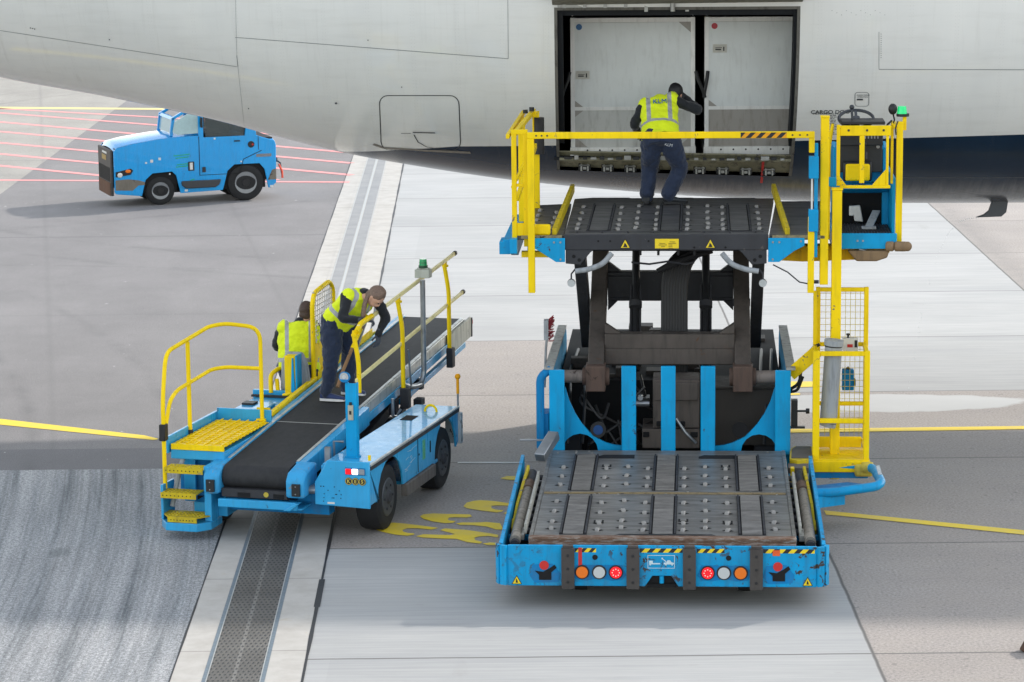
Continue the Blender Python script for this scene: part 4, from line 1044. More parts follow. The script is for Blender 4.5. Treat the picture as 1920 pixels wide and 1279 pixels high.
# --- bridge platform
UZ = 3.0
b = MB(); yn = 4.52; yf = 7.62
b.prism([(-1.12, yn), (1.10, yn), (1.24, yf-.05), (1.02, yf-.05), (1.02, yf), (.28, yf), (.28, yf+.03), (-.20, yf+.03), (-.20, yf-.01), (-.48, yf-.01), (-.48, yf+.04), (-.92, yf+.04), (-1.14, yf-.08)], 2, UZ-.05, UZ)
br = b.build('bridge_deck', DECKU, LD, bevel=.003)
b = MB(); b.box(-1.13, 1.11, yn-.055, yn, 2.832, UZ-.004); b.prism([(-1.11, 2.831), (-1.11, 2.68), (-.95, 2.665), (-.84, 2.80), (-.80, 2.831)], 1, yn-.05, yn-.01); b.prism([(1.09, 2.831), (1.09, 2.68), (.93, 2.665), (.82, 2.80), (.78, 2.831)], 1, yn-.05, yn-.01)
b.box(-1.05, 1.05, yn+.3, yf-.3, 2.87, 2.948); beam = b.build('front_beam', BLKMET, LD, bevel=.006)
b = MB(); b.box(-.13, .13, yn-.062, yn-.056, 2.850, 2.955)
sg = b.build('yellow_notice', WARN, beam)
b = MB()
for i, (xa, xb, z) in enumerate(((.03, .09, 2.922), (-.08, -.015, 2.905), (.02, .10, 2.905), (-.09, .0, 2.888), (.02, .06, 2.888), (-.06, -.02, 2.870), (.02, .06, 2.872))):
    x = xa
    while x < xb: b.box(x, min(x+.008, xb), yn-.064, yn-.062, z-.004, z+.004); x += .011
b.box(-.07, .02, yn-.064, yn-.062, 2.842, 2.848); b.box(.02, .065, yn-.064, yn-.062, 2.842, 2.856)
b.build('small_print', plain('faded_ink', '6A5A10', .6), sg, flat=True)
for c in (-.455, .475):
    b = MB(); b.prism([(c-.060, 2.850), (c+.060, 2.850), (c, 2.960)], 1, yn-.058, yn-.0555); b.mat(1); b.prism([(c-.048, 2.857), (c+.048, 2.857), (c, 2.945)], 1, yn-.060, yn-.0581)
    b.mat(0); b.prism([(c-.024, 2.863), (c+.024, 2.863), (c+.016, 2.887), (c-.006, 2.915), (c-.014, 2.885)], 1, yn-.062, yn-.0601); b.build('warning_triangle', [BLACK, WARN], beam, flat=True)
b = MB()
for x in (-.75, -.62, .64, -.2, .3): b.cyl((x, yn-.06, 2.93 if x < 0 else 2.86), (x, yn-.0551, 2.93 if x < 0 else 2.86), .012, n=8)
for sx in (-1, 1): b.cyl((sx*.96, yn-.056, 2.72), (sx*.96, yn-.05, 2.72), .02, n=12); b.cyl((sx*1.02, yn-.056, 2.76), (sx*1.02, yn-.05, 2.76), .02, n=12)
b.build_each('bolt_hole', VOID, beam)
# hanging grey hoses and work lamps
for sx in (-1, 1):
    b = MB(); b.tube([(sx*.60, yn-.08, 2.80), (sx*.70, yn-.09, 2.68), (sx*.86, yn-.09, 2.62), (sx*1.0, yn-.08, 2.60)], .030, 10, smooth=.08); b.build('grey_hose', GREYP, LD)
    b = MB(); b.tube([(sx*1.0, yn, 2.62), (sx*1.05, yn-.02, 2.56), (sx*1.05, yn-.02, 2.50)], .010, 8); b.mat(0); b.sphere((sx*1.05, yn, 2.46), .045, 8); b.mat(1); b.cyl((sx*1.05, yn-.045, 2.46), (sx*1.05, yn-.035, 2.46), .042, n=18); b.build('work_lamp', [BLKMET, plain('lamp_glass', 'B8BCBC', .1) if sx < 0 else bpy.data.materials['lamp_glass']], LD)
# tracks and castors on the bridge
b0 = None
for x in (-.76, 0.03, .80):
    for y0_, y1_ in ((4.75, 6.95),):
        b = MB(); b.box(x-.135, x+.135, y0_, y1_, UZ+.001, UZ+.004); b.mat(1); b.box(x-.13, x-.110, y0_, y1_, UZ+.004, UZ+.024); b.box(x+.110, x+.13, y0_, y1_, UZ+.004, UZ+.024)
        b.mat(2); b.box(x-.10, x+.10, y0_+.02, y1_-.02, UZ+.004, UZ+.012); b.build('roller_track', [SLOT, BLKMET, DECKU], br)
castors(br, [(-1.0, .05), (-.55, 0), (-.35, .12), (-.13, 0), (.22, 0), (.45, .12), (.62, 0), (1.02, .05)], (4.85, 5.2, 5.62, 6.15, 6.7), UZ+.001)
b = MB(); b.box(-1.08, 1.06, 4.66, 4.675, UZ+.001, UZ+.006)
for k in range(8): x = -1.0+k*.28; b.box(x, x+.02, 4.60, 4.62, UZ+.001, UZ+.02)
b.build('deck_seam', BLKMET, br)
# side extension panels
b = MB(); b.prism([(-1.64, 4.55), (-1.135, 4.55), (-1.165, 7.25), (-1.64, 7.1)], 2, UZ-.07, UZ-.02); lp = b.build('side_panel', DECKU, LD, bevel=.003)
c0 = copy_part(cast, lp, (-1.50, 4.95, UZ-.018))
for x, y in ((-1.50, 5.35), (-1.50, 5.75), (-1.50, 6.15), (-1.50, 6.6), (-1.30, 5.1), (-1.30, 5.5), (-1.30, 5.95), (-1.30, 6.4)): copy_part(cast, lp, (x, y, UZ-.018), random.uniform(-.3, .3))
b = MB(); b.prism([(1.115, 4.55), (1.74, 4.55), (1.84, 7.45), (1.262, 7.45)], 2, UZ-.07, UZ-.02); b.build('side_panel', DECKU, LD, bevel=.003)
b = MB(); b.box(-1.60, -1.15, 4.5, 4.55, UZ-.05, UZ-.016); b.box(1.15, 1.72, 4.5, 4.55, UZ-.05, UZ-.016); b.build_each('edge_plate', paint('tan_edge', '9C9272', .5, .4, grime=.8), LD)
for sx in (-1, 1):
    b = MB(); b.bar((sx*1.24 if sx < 0 else 1.32, 4.62, UZ+.0), (sx*1.17 if sx < 0 else 1.24, 7.7, UZ+.11), .05, .10); b.build('yellow_guide', YELW, LD, bevel=.006)
b = MB(); b.box(-1.56, -1.28, 4.56, 4.62, UZ-.02, UZ+.10); b.build('yellow_stop', YEL, LD, bevel=.02)
# blue corner brackets
for sx, x0, x1 in ((-1, -1.50, -1.115), (1, 1.105, 1.50)):
    b = MB()
    if sx < 0: pl = [(x0, 2.965), (x1, 2.965), (x1, 2.70), (x1-.10, 2.70), (x1-.28, 2.82), (x0, 2.88)]
    else: pl = [(x0, 2.965), (x0, 2.87), (x1-.14, 2.82), (x1-.26, 2.70), (x0-.0, 2.70), (x0, 2.965)]; pl = [(x0, 2.965), (x1, 2.965), (x1, 2.88), (x0+.28, 2.82), (x0+.12, 2.70), (x0, 2.70)]
    b.prism(pl, 1, yn-.075, yn-.058); o = b.build('corner_bracket', BLUE, LD, bevel=.004)
    b = MB()
    for (xx, zz) in ((x1-.05 if sx < 0 else x0+.05, 2.92), (x1-.12 if sx < 0 else x0+.12, 2.92), (x1-.05 if sx < 0 else x0+.05, 2.73), (x0+.04 if sx < 0 else x1-.04, 2.93)): b.cyl((xx, yn-.083, zz), (xx, yn-.0755, zz), .012, n=8)
    b.build_each('bolt', STEEL, o)
# left side beam and its yellow support
b = MB(); b.prism([(4.40, 2.80), (4.40, 2.96), (6.9, 2.98), (6.9, 2.80), (4.7, 2.74)], 0, -1.72, -1.64); b.box(-1.80, -1.72, 4.5, 6.6, 2.82, 2.94); b.build('side_beam', BLUE, LD, bevel=.006)
b = MB(); b.box(-1.60, -1.15, yn+.02, yn+.12, 2.74, 2.80); b.build('support_bar', YEL, LD)
# --- rails
b = MB()
zt = 4.13; yr = 4.45
b.box(-1.52, 1.60, yr-.03, yr+.03, zt-.07, zt); b.box(-1.52, -1.445, yr-.031, yr+.031, 2.36, zt-.07)
gate = b.build('gate_rail', YEL, LD, bevel=.006)
b = MB(); b.box(1.54, 1.60, yr-.03, yr+.03, 3.90, zt-.071); b.box(1.535, 1.605, yr-.02, yr+.02, 2.36, 3.2); b.build_each('gate_post', YEL, LD, bevel=.006)
b = MB(); hazard(b, .80, 1.30, yr-.032, zt-.066, zt-.006, 9, -1.0); b.build('hazard_tape', [BLACK, paint('orange_tape', 'E8A020', .5)], gate, flat=True)
b = MB()
for x in (-1.42, -1.36, -1.30, 1.36, 1.44, 1.52): b.cyl((x, yr-.036, zt-.035), (x, yr-.030, zt-.035), .010, n=8)
b.build_each('bolt', BLKMET, gate)
b = MB(); b.box(1.54, 1.645, yr-.05, yr+.06, 3.62, 3.86); b.box(1.54, 1.645, yr-.05, yr+.06, 3.04, 3.28); b.box(1.60, 1.64, yr, yr+.05, 2.75, 4.0); b.build('blue_slider', BLUE, LD, bevel=.006)
b = MB(); b.box(1.565, 1.585, yr-.01, yr+.0, 3.28, 3.62); b.build('white_strip', WHITEP, LD)
b = MB(); b.box(1.67, 1.76, yr+.05, yr+.17, 2.44, 4.27); b.box(1.665, 1.765, yr+.045, yr+.175, 4.27, 4.29); b.build('tall_post', YEL, LD, bevel=.006)
b = MB(); b.tube([(1.16, yn, 2.66), (1.32, yn-.02, 2.58), (1.45, yn-.02, 2.47), (1.56, yn-.03, 2.45)], .008, 6); b.cyl((1.56, yn, 2.47), (1.66, yn, 2.47), .02, n=10); b.build('cable', BLKMET, LD)
# folded left rail
b = MB()
yl = 4.55
b.box(-1.70, -1.645, yl-.02, yl+.02, 2.86, 4.10); b.box(-1.50-.07, -1.50-.02, yl-.02, yl+.02, 2.86, 4.10); b.box(-1.70, -1.52, yl-.021, yl+.021, 4.10, 4.15); b.box(-1.645, -1.57, yl-.015, yl+.015, 3.52, 3.555); b.box(-1.645, -1.57, yl-.015, yl+.015, 2.98, 3.12)
b.build('folded_rail', YEL, LD, bevel=.004)
b = MB()
b.box(-1.78, -1.74, yl+1.5, yl+1.54, 2.8, 4.04); b.box(-1.70, -1.62, yl+1.2, yl+1.25, 2.9, 4.06); b.bar((-1.69, yl+.3, 4.06), (-1.60, yl+2.6, 4.10), .05, .05); b.bar((-1.76, yl+.3, 4.04), (-1.72, yl+2.6, 4.08), .04, .05)
b.bar((-1.66, yl+.3, 3.35), (-1.55, yl+2.0, 3.75), .04, .06); b.box(-1.60, -1.52, yl+2.3, yl+2.36, 2.9, 4.12); b.box(-1.75, -1.70, yl+2.3, yl+2.36, 2.9, 4.10); b.bar((-1.70, yl+.1, 3.5), (-1.6, yl+.7, 3.7), .03, .03)
b.build('rear_rail', YEL, LD, bevel=.004)
b = MB(); b.cyl((-1.52, yl+2.3, 3.62), (-1.52, yl+2.3, 4.05), .06, n=18); b.cyl((-1.68, yl+2.3, 4.10), (-1.68, yl+2.3, 4.14), .03, n=10); b.cyl((-1.60, yl+2.2, 4.13), (-1.60, yl+2.2, 4.18), .03, n=10); b.build('rubber_roll', BLACK, LD)
b = MB(); b.box(-1.49-.05, -1.50, yl+.1, yl+.15, 2.75, 3.55); b.box(-1.84, -1.72, yl-.06, yl+.3, 2.78, 2.92); b.build('blue_bracket', BLUE, LD, bevel=.006)
# --- operator stand on the right of the bridge
X0, X1 = 1.86, 2.52; YC0, YC1 = 4.75, 6.3
b = MB(); b.box(X0, X1, YC0, YC0+.04, 2.80, 2.97); b.box(X0, X1, YC0+.04, YC1, 2.84, 2.93); b.box(X0-.05, X0, YC0+.02, YC1, 2.80, 3.0); b.box(X1-.04, X1-.003, YC0+.3, YC1, 2.93, 3.55)
b.box(X0+.04, X1-.04, YC0+.95, YC0+1.0, 3.42, 3.80); b.box(X0, X0+.05, YC0+.9, YC1, 2.93, 3.82); b.box(X1-.11, X1-.04, YC0+.9, YC1, 2.93, 3.82)
b.box(X0+.05, X1-.11, YC0+.5, YC0+.95, 3.40, 3.415); b.box(X0+.02, X1-.10, YC0+.88, YC0+.94, 3.80, 3.88)
b.prism([(YC0+.94, 3.42), (YC0+.6, 3.42), (YC0+.94, 3.3)], 0, X0+.04, X1-.04); cabf = b.build('operator_stand', BLUE, LD, bevel=.005)
b = MB(); b.box(X0+.05, X1-.11, YC0+1.02, YC1, 2.93, 3.40); b.box(X0+.05, X1-.11, YC0+1.0, YC0+1.02, 2.93, 3.40); b.build('foot_well', VOID, LD)
b = MB(); b.box(X0+.01, X1-.045, YC0+.05, YC0+.98, 2.931, 2.942); b.mat(1)
for k in range(16): b.box(X0+.02, X1-.05, YC0+.08+k*.055, YC0+.10+k*.055, 2.942, 2.950)
for k in range(18): b.box(X0+.03+k*.033, X0+.04+k*.033, YC0+.06, YC0+.96, 2.943, 2.953)
b.build('floor_grate', [VOID, BLKMET], LD, flat=True)
b = MB(); b.box(X0+.06, X1-.12, YC0+.80, YC0+.94, 3.55+.0, 3.90); b.box(X0+.06, X1-.12, YC0+.72, YC0+.86, 3.86, 3.98); cons = b.build('console', plain('dark_console', '22262B', .45, var=.3), LD, bevel=.01)
b = MB()
for k in range(6): b.box(X0+.30+k*.035, X0+.315+k*.035, YC0+.712, YC0+.719, 3.94, 3.97)
b.cyl((X1-.17, YC0+.79, 3.84), (X1-.17, YC0+.80, 3.84), .02, n=12)
b.build('switches', STEEL, cons)
b = MB(); b.cyl((X0+.33, YC0+.60, 3.72), (X0+.33, YC0+.62, 3.80), .035, n=12); b.cyl((X0+.33, YC0+.6, 3.80), (X0+.33, YC0+.6, 3.87), .012); b.sphere((X0+.33, YC0+.6, 3.89), .022, 6); b.build('joystick', BLACK, cons)
b = MB(); b.box(X0+.10, X0+.42, YC0+.70, YC0+.78, 3.46, 3.68); b.build('lamp_backing', BLACK, LD, bevel=.02)
b = MB(); b.box(X0+.125, X0+.395, YC0+.66, YC0+.70, 3.47, 3.66); b.build('yellow_box', YEL, LD, bevel=.03)
b = MB(); b.prism([(X0+.22, 3.16), (X0+.30, 3.17), (X0+.34, 2.98), (X0+.24, 2.99)], 1, YC0+.86, YC0+.92); b.box(X0+.18, X0+.24, YC0+.86, YC0+.93, 3.05, 3.16); b.build('fire_extinguisher_bracket', WHITEP, LD, bevel=.01)
b = MB(); b.bar((X0+.38, YC0+.50, 2.97), (X0+.48, YC0+.78, 3.12), .09, .015); b.box(X0+.30, X0+.46, YC0+.44, YC0+.52, 2.955, 2.985); b.build('foot_pedal', GREYP, LD, bevel=.004)
b = MB(); b.cyl((X0+.05, YC0+.06, 2.80), (X0+.10, YC0+.03, 2.80), .01); b.box(X0+.22, X0+.24, YC0-.004, YC0-.0, 2.88, 2.9); b.box(X0+.28, X0+.30, YC0-.004, YC0, 2.88, 2.9); b.cyl((X0+.25, YC0+.05, 2.79), (X0+.33, YC0+.05, 2.77), .02); b.build('wire_clip', STEEL, LD)
# yellow frame of the stand
b = MB()
b.box(X0-.01, X0+.03, YC0-.02, YC0+.02, 3.50, 4.17)
b.box(X0+.03, X1-.08, YC0-.02, YC0+.02, 4.05, 4.16); b.box(X0+.24, X0+.295, YC0-.02, YC0+.02, 3.53, 4.05); b.box(X0+.03, X1-.08, YC0-.015, YC0+.015, 3.47, 3.505); b.box(X1-.13, X1-.10, YC0-.014, YC0+.014, 3.50, 4.05)
b.prism([(X1-.13, 3.505), (X1-.13, 3.68), (X1-.28, 3.505)], 1, YC0-.012, YC0+.012); b.prism([(X0+.03, 3.505), (X0+.10, 3.505), (X0+.03, 3.60)], 1, YC0-.012, YC0+.012)
b.build('stand_frame', YEL, LD, bevel=.006)
b = MB()
for x in (X0+.12, X0+.32, X0+.50): b.cyl((x, YC0-.026, 4.11), (x, YC0-.021, 4.11), .013, n=10)
b.build_each('bolt', BLKMET, LD)
b = MB(); b.box(X1-.01, X1+.06, YC0+.1, YC0+.16, 2.86, 4.19); b.box(X1-.07, X1-.04, YC0+.15, YC0+.2, 3.5, 4.17); b.box(X1-.05, X1+.0, YC0+.12, YC0+.5, 4.11, 4.16); b.build('right_post', YEL, LD, bevel=.006)
b = MB(); b.tube([(X0-.09, YC0+.05, 2.9), (X0-.09, YC0+.05, 3.9), (X0-.04, YC0+.3, 4.14)], .02, 10, smooth=.1); b.box(X0-.12, X0-.075, YC0+.25, YC0+.29, 3.9, 4.16); b.build('left_handrail', YEL, LD)
b = MB(); b.box(X0-.16, X0-.01, YC0-.06, YC0-.025, 3.50, 3.60); b.build('blue_clamp', BLUE, LD, bevel=.004)
b = MB(); b.box(X0+.04, X1-.14, YC0+.03, YC0+.42, 4.165, 4.20); b.build('dark_top', BLACK, LD, bevel=.01)
# steering wheel
cw = Vector((X0+.22, YC0+.35, 4.20)); tilt = Matrix.Rotation(R(24), 3, 'X')
b = MB(); ring = [cw+tilt@Vector((.19*math.cos(a*math.pi/16), .19*math.sin(a*math.pi/16), 0)) for a in range(33)]
b.tube(ring, .018, 8, cap=False)
for a in (R(200), R(340), R(90)): b.bar(cw, cw+tilt@Vector((.18*math.cos(a), .18*math.sin(a), 0)), .03, .015)
b.cyl(cw-tilt@Vector((0, 0, .12)), cw+tilt@Vector((0, 0, .02)), .04, n=14)
b.tube([cw+tilt@Vector((-.05, -.15, 0)), cw+tilt@Vector((-.05, -.13, .06))+Vector((0, 0, .02)), cw+Vector((-.055, -.12, .11))], [.018, .014, .014], 8); b.sphere(cw+Vector((-.055, -.12, .14)), .028, 8)
b.build('steering_wheel', plain('grey_black_plastic', '2B2F35', .45), LD)
b = MB(); b.cyl((X1+.06, YC0+.2, 4.24), (X1+.06, YC0+.2, 4.27), .07, n=18); b.mat(1); b.cyl((X1+.05, YC0+.2, 4.27), (X1+.05, YC0+.2, 4.35), .055, .045, n=20); b.mat(2); b.box(X1+.06, X1+.10, YC0+.17, YC0+.22, 4.09, 4.24); b.build('green_beacon', [BLACK, GRNL, YEL], LD)
b = MB(); b.sphere((X1-.05, YC0+.2, 4.32), .055, 8, sc=(.9, .8, 1.15)); b.tube([(X1-.05, YC0+.2, 4.28), (X1-.03, YC0+.2, 4.2), (X1-.05, YC0+.2, 4.15), (X1-.08, YC0+.18, 3.7)], .010, 6); b.build('horn', BLACK, LD)
b = MB(); b.tube([(X1-.06, YC0+.15, 4.2), (X1-.12, YC0+.14, 4.15), (X1-.11, YC0+.13, 4.0), (X1-.105, YC0+.13, 3.55)], .012, 6, smooth=.06); b.tube([(X1+.0, YC0+.08, 4.2), (X1-.03, YC0+.06, 4.12), (X1-.02, YC0+.06, 4.05)], .008, 6, smooth=.05); b.build('cable', BLACK, LD)
b = MB(); b.cyl((X1-.03, YC0-.02, 2.83), (X1+.11, YC0-.02, 2.83), .055, n=18); b.sphere((X1+.11, YC0-.02, 2.83), .055, 8); b.cyl((X1-.12, YC0-.0, 2.83), (X1-.03, YC0-.02, 2.83), .055, n=18)
b.prism([(X0+.12, 2.78), (X0+.58, 2.78), (X0+.56, 2.70), (X0+.44, 2.66), (X0+.22, 2.66)], 1, YC0+.0, YC0+.10); b.build('bump_pad', BROWNB, LD, bevel=.02)
b = MB(); b.prism([(1.12, 2.66), (1.50, 2.64), (2.30, 2.67), (2.45, 2.74), (2.45, 2.82), (1.12, 2.82)], 1, YC0+.12, YC0+.3); b.build('yellow_beam', paint('dirty_yellow_beam', 'D8A800', .5, .3, grime=.7), LD, bevel=.006)
# --- mast and rescue cage at ground level
b = MB(); b.box(1.80, 1.905, 4.50, 4.62, .26, 3.48); b.box(1.79, 1.915, 4.49, 4.63, 3.48, 3.50); mast = b.build('yellow_mast', YEL, LD, bevel=.006)
CX0, CX1, CY0, CY1 = 1.61, 2.20, 4.20, 4.85
cage = MB()
def post(b, x, y, z0, z1, w=.05): b.box(x-w/2, x+w/2, y-w/2, y+w/2, z0, z1)
post(cage, CX0+.02, CY0, .55, 1.76, .075); post(cage, CX1-.02, CY0, .55, 1.76, .06)
post(cage, CX0+.06, CY1, .55, 2.36, .05); post(cage, CX1, CY1, .55, 2.36, .05); post(cage, CX0+.02, CY1-.14, .9, 2.34, .04)
for z in (1.735, .99): cage.box(CX0+.06, CX1-.05, CY0-.024, CY0+.024, z-.03, z+.02)
for z in (2.335, 1.72, 1.05): cage.box(CX0+.086, CX1-.026, CY1-.02, CY1+.02, z-.025, z+.02)
for x in (CX0+.02, CX1-.02): cage.box(x-.02, x+.02, CY0+.04, CY1-.16 if x < 2 else CY1-.03, 1.70, 1.75); cage.box(x-.02, x+.02, CY0+.04, CY1-.16 if x < 2 else CY1-.03, .62, .66)
cage.build('cage_frame', YEL, LD, bevel=.005)
b = MB(); b.box(CX0-.02, CX1+.02, CY0-.06, CY0-.038, .42, .54); b.box(CX0-.02, CX1+.02, CY0-.04, CY1+.03, .43, .545); b.box(CX0+.02, CX1-.04, CY1-.06, CY1-.03, .56, .68); b.box(CX0, CX1, CY0-.05, CY0-.035, .30+.12, .56)
b.build('cage_floor', YEL, LD, bevel=.005)
b = MB()
for k in range(1, 9): x = CX0+.09+k*(CX1-CX0-.1)/9; b.cyl((x, CY1, .68), (x, CY1, 2.31), .0028, n=5)
for k in range(1, 24): z = .68+k*.07; b.cyl((CX0+.08, CY1, z), (CX1-.02, CY1, z), .0028, n=5)
for k in range(1, 9): y = CY0+k*(CY1-CY0)/9; b.cyl((CX0+.02, y, .68), (CX0+.02, y, 1.7), .0028, n=5)
b.build('cage_mesh', YELW, LD, flat=True)
b = MB(); b.cyl((CX0+.16, CY0+.12, .94), (CX0+.21, CY0+.12, 1.80), .125*.75, n=28); b.mat(0); b.cyl((CX0+.21, CY0+.12, 1.80), (CX0+.215, CY0+.12, 1.86), .105, n=28); b.cyl((CX0+.15, CY0+.12, .90), (CX0+.16, CY0+.12, .94), .09, n=24); b.mat(1); b.cyl((CX0+.209, CY0+.12, 1.785), (CX0+.21, CY0+.12, 1.80), .097, n=28); b.build('document_tube', [GREYP, BLACK], LD)
b = MB(); b.box(CX1-.26, CX1-.09, CY1-.10, CY1-.03, 1.66, 1.80); b.mat(1); b.cyl((CX1-.20, CY1-.07, 1.80), (CX1-.20, CY1-.07, 1.83), .012, n=8); b.cyl((CX1-.20, CY1-.07, 1.83), (CX1-.20, CY1-.07, 1.85), .022, n=10); b.box(CX1-.13, CX1-.10, CY1-.106, CY1-.1001, 1.70, 1.78); b.mat(2); b.box(CX1-.21, CX1-.15, CY1-.104, CY1-.1001, 1.70, 1.735)
b.build('switch_box', [WHITEP, BLACK, RED], LD, bevel=.004)
b = MB(); b.tube([(CX1-.22, CY1-.05, 1.65), (CX1-.18, CY1-.05, 1.61), (CX1-.12, CY1-.05, 1.62), (CX1-.10, CY1-.05, 1.66)], .012, 6); b.build('switch_cable', BLACK, LD)
b = MB(); b.box(1.95, 2.08, CY1+.12, CY1+.24, 1.17, 1.40); b.mat(1); b.box(2.08, 2.10, CY1+.12, CY1+.2, 1.22, 1.30); b.cyl((2.0, CY1+.18, 1.40), (2.03, CY1+.18, 1.42), .02); b.build('blue_box', [BLUED, BLACK], LD, bevel=.008)
b = MB(); b.cyl((CX1-.08, CY0-.07, .47), (CX1+.06, CY0-.07, .47), .07, n=18); b.box(CX1-.15, CX1+.05, CY0-.12, CY0-.062, .38, .52); b.build('corner_buffer', BUMPY, LD, bevel=.03)
b = MB(); b.bar((1.36, 4.60, 1.42), (1.66, 4.55, 1.70), .05, .14, up=(0, 0, 1)); b.build('support_arm', YEL, LD, bevel=.006)
b = MB(); b.tube([(1.36, 4.62, 1.25), (1.46, 4.6, 1.32), (1.48, 4.6, 1.5), (1.6, 4.6, 1.72), (1.68, 4.6, 1.76)], .018, 8, smooth=.1); b.tube([(1.36, 4.62, 1.22), (1.44, 4.6, 1.24), (1.5, 4.6, 1.40)], .016, 8, smooth=.1); b.build_each('arm_cable', BLACK, LD)
b = MB(); b.box(1.37, 1.44, 4.5, 4.6, .85, 1.15); b.cyl((1.42, 4.5, 1.03), (1.56, 4.5, 1.03), .012, n=8); b.cyl((1.53, 4.5, 1.03), (1.57, 4.5, 1.03), .03, n=8); b.box(1.36, 1.52, 4.46, 4.52, .84, .86); b.build('coupling', BLACK, LD)
# step with grip plate left of the cage
b = MB(); b.prism([(1.34, 4.0), (1.36, 4.5), (1.42, 4.66), (1.60, 4.66), (1.60, 4.0), (1.42, 3.92)], 2, .52, .60); b.mat(1); b.prism([(1.36, 4.02), (1.38, 4.48), (1.43, 4.62), (1.59, 4.62), (1.59, 4.02)], 2, .601, .608); b.build('yellow_step', [YELW, plain('grip_tape', '5A5652', .8)], LD)
b = MB(); b.box(1.32, 1.58, 3.72, 3.95, .50, .56); b.build('grip_plate', plain('grip_tape_dark', '6B6764', .8), LD)
b = MB(); b.box(1.34, 1.38, 3.6, 3.7, .3, .58); b.build('bracket', YEL, LD)
# blue outrigger loop
b = MB()
b.tube([(1.58, 3.0, .45), (1.75, 3.03, .45), (2.24, 3.24, .47), (2.30, 3.40, .48), (2.26, 4.05, .48), (2.16, 4.18, .48), (1.60, 4.20, .47)], .05, 10, smooth=.09)
b.prism([(1.58, 2.85), (1.62, 2.95), (1.9, 3.12), (1.58, 3.06)], 2, .30, .42); b.build('outrigger_loop', BLUE, LD)
b = MB(); b.prism([(1.60, 3.10), (2.1, 3.30), (2.2, 3.5), (1.95, 3.62), (1.6, 3.45)], 2, .40, .43); b.prism([(1.6, 4.25), (2.2, 4.22), (2.2, 4.16), (1.6, 4.16)], 2, .35, .52); b.build_each('outrigger_plate', BLUED, LD)
b = MB(); b.box(2.275, 2.315, 3.55, 4.0, .505, .535); b.build('worn_end', paint('worn_white_end', 'C8D0D4', .5, .6, grime=.7), LD)
# rear wheels and chassis rails that stand on the ground
for x in (-1.12, 1.12):
    for y in (5.2, 8.2):
        b = MB(); b.cyl((x-.14, y, .34), (x+.14, y, .34), .34, n=28); o = b.build('wheel', RUBBER, LD)
        b = MB(); b.cyl((x-.145, y, .34), (x+.145, y, .34), .18, n=20); b.build('rim', BLKMET, o)
b = MB()
for x in (-.8, .8): b.cyl((x-.06, .7, .12), (x+.06, .7, .12), .12, n=20)
b.build_each('small_wheel', RUBBER, LD)
# broom hooked on the left tower
br_ = thing('broom', 'red-bristled broom hooked upright on the left tower of the loader', 'broom', tuple(Matrix.Translation(LD.location) @ Matrix.Rotation(-.065, 4, 'Z') @ Vector((-1.36, y0+.5, 1.45))), -.065)
b = MB(); b.tube([(-.02, 0, -.25), (.0, 0, .2), (.02, 0, .42)], .014, 8); b.build('handle', STEEL, br_)
b = MB(); b.box(-.02, .03, -.06, .06, .30, .52); b.build('head', GREYP, br_)
b = MB()
for k in range(60): a = random.uniform(.28, .52); yk = random.uniform(-.06, .06); b.cyl((.03, yk, a), (.08+random.uniform(-.01, .02), yk*1.2, a+random.uniform(.0, .06)), .004, n=4)
br3 = b.build('bristles', plain('red_bristle', '8A2A32', .8), br_)

# brown rubber chock at the right edge of the stand
g_ = ground(1922, 1224)
ck = thing('wheel_chock', 'brown rubber wheel chock cut off by the right edge near the bottom', 'wheel chock', (g_.x, g_.y, .004), .3)
b = MB(); b.prism([(-.02, 0), (.34, 0), (.30, .06), (.18, .15), (.12, .16), (.04, .10)], 1, -.10, .10); b.build('block', paint('brown_chock_rubber', '5A4438', .8, .2, grime=.6), ck, bevel=.02)
b = MB(); b.tube([(.16, .10, .10), (.2, .2, .03), (.3, .35, .012)], .012, 6); b.build('rope', YELW, ck)
# ------------------------------------------------------------------ belt loader (local axes: x right, y along the belt away from the camera)
BA = .277
BL = thing('belt_loader', 'pale blue belt loader with black inclined belt and yellow steps, parked across the drain', 'belt loader', (-2.4, 30.5, 0), -BA)
SL = .0878
def cz(y): return .79+(y+.25)*SL
BLB = BLUEB
# belt: a rubber loop round the end rollers
b = MB(); prof = []
yN, yF_ = -.25, 5.98; r = .125
for k in range(0, 11): a = R(90+18*k+5); prof.append((yN+r*math.cos(a), cz(yN)-r+r*math.sin(a)))
for k in range(0, 9): a = R(-90+22*k+5); prof.append((yF_+.08*math.cos(a), cz(yF_)-.08+.08*math.sin(a)))
b.prism(prof, 0, -.60, .13); belt = b.build('belt', BELT, BL)
b = MB(); b.bar((-.60, 1.32, cz(1.32)+.002), (.13, 1.32, cz(1.32)+.002), .012, .004); b.build('belt_seam', plain('pale_seam', 'A8A8A4', .6), belt)
# side beams of the conveyor
def sbeam(x0, x1, y0_, y1_, d0, d1, name, mat, bev=.006):
    b = MB(); b.prism([(y0_, cz(y0_)+d0), (y1_, cz(y1_)+d0), (y1_, cz(y1_)+d1), (y0_, cz(y0_)+d1)], 0, x0, x1); return b.build(name, mat, BL, bevel=bev)
bl = sbeam(-.70, -.605, -.12, 6.0, -.20, .012, 'left_beam', BLB)
sbeam(-.64, -.605, -.1, 6.0, .013, .022, 'left_edge', ALU)
brb = sbeam(.135, .25, -.12, 2.0, -.20, .012, 'right_beam', BLB)
sbeam(.135, .19, 2.0, 5.95, -.20, .012, 'right_beam', ALU)
sbeam(.135, .17, -.1, 5.95, .013, .022, 'right_edge', ALU)
sbeam(.192, .212, 2.02, 5.5, -.20, -.10, 'blue_skirt', BLB); sbeam(.16, .215, 3.3, 5.9, -.34, -.27, 'lower_rail', BLB)
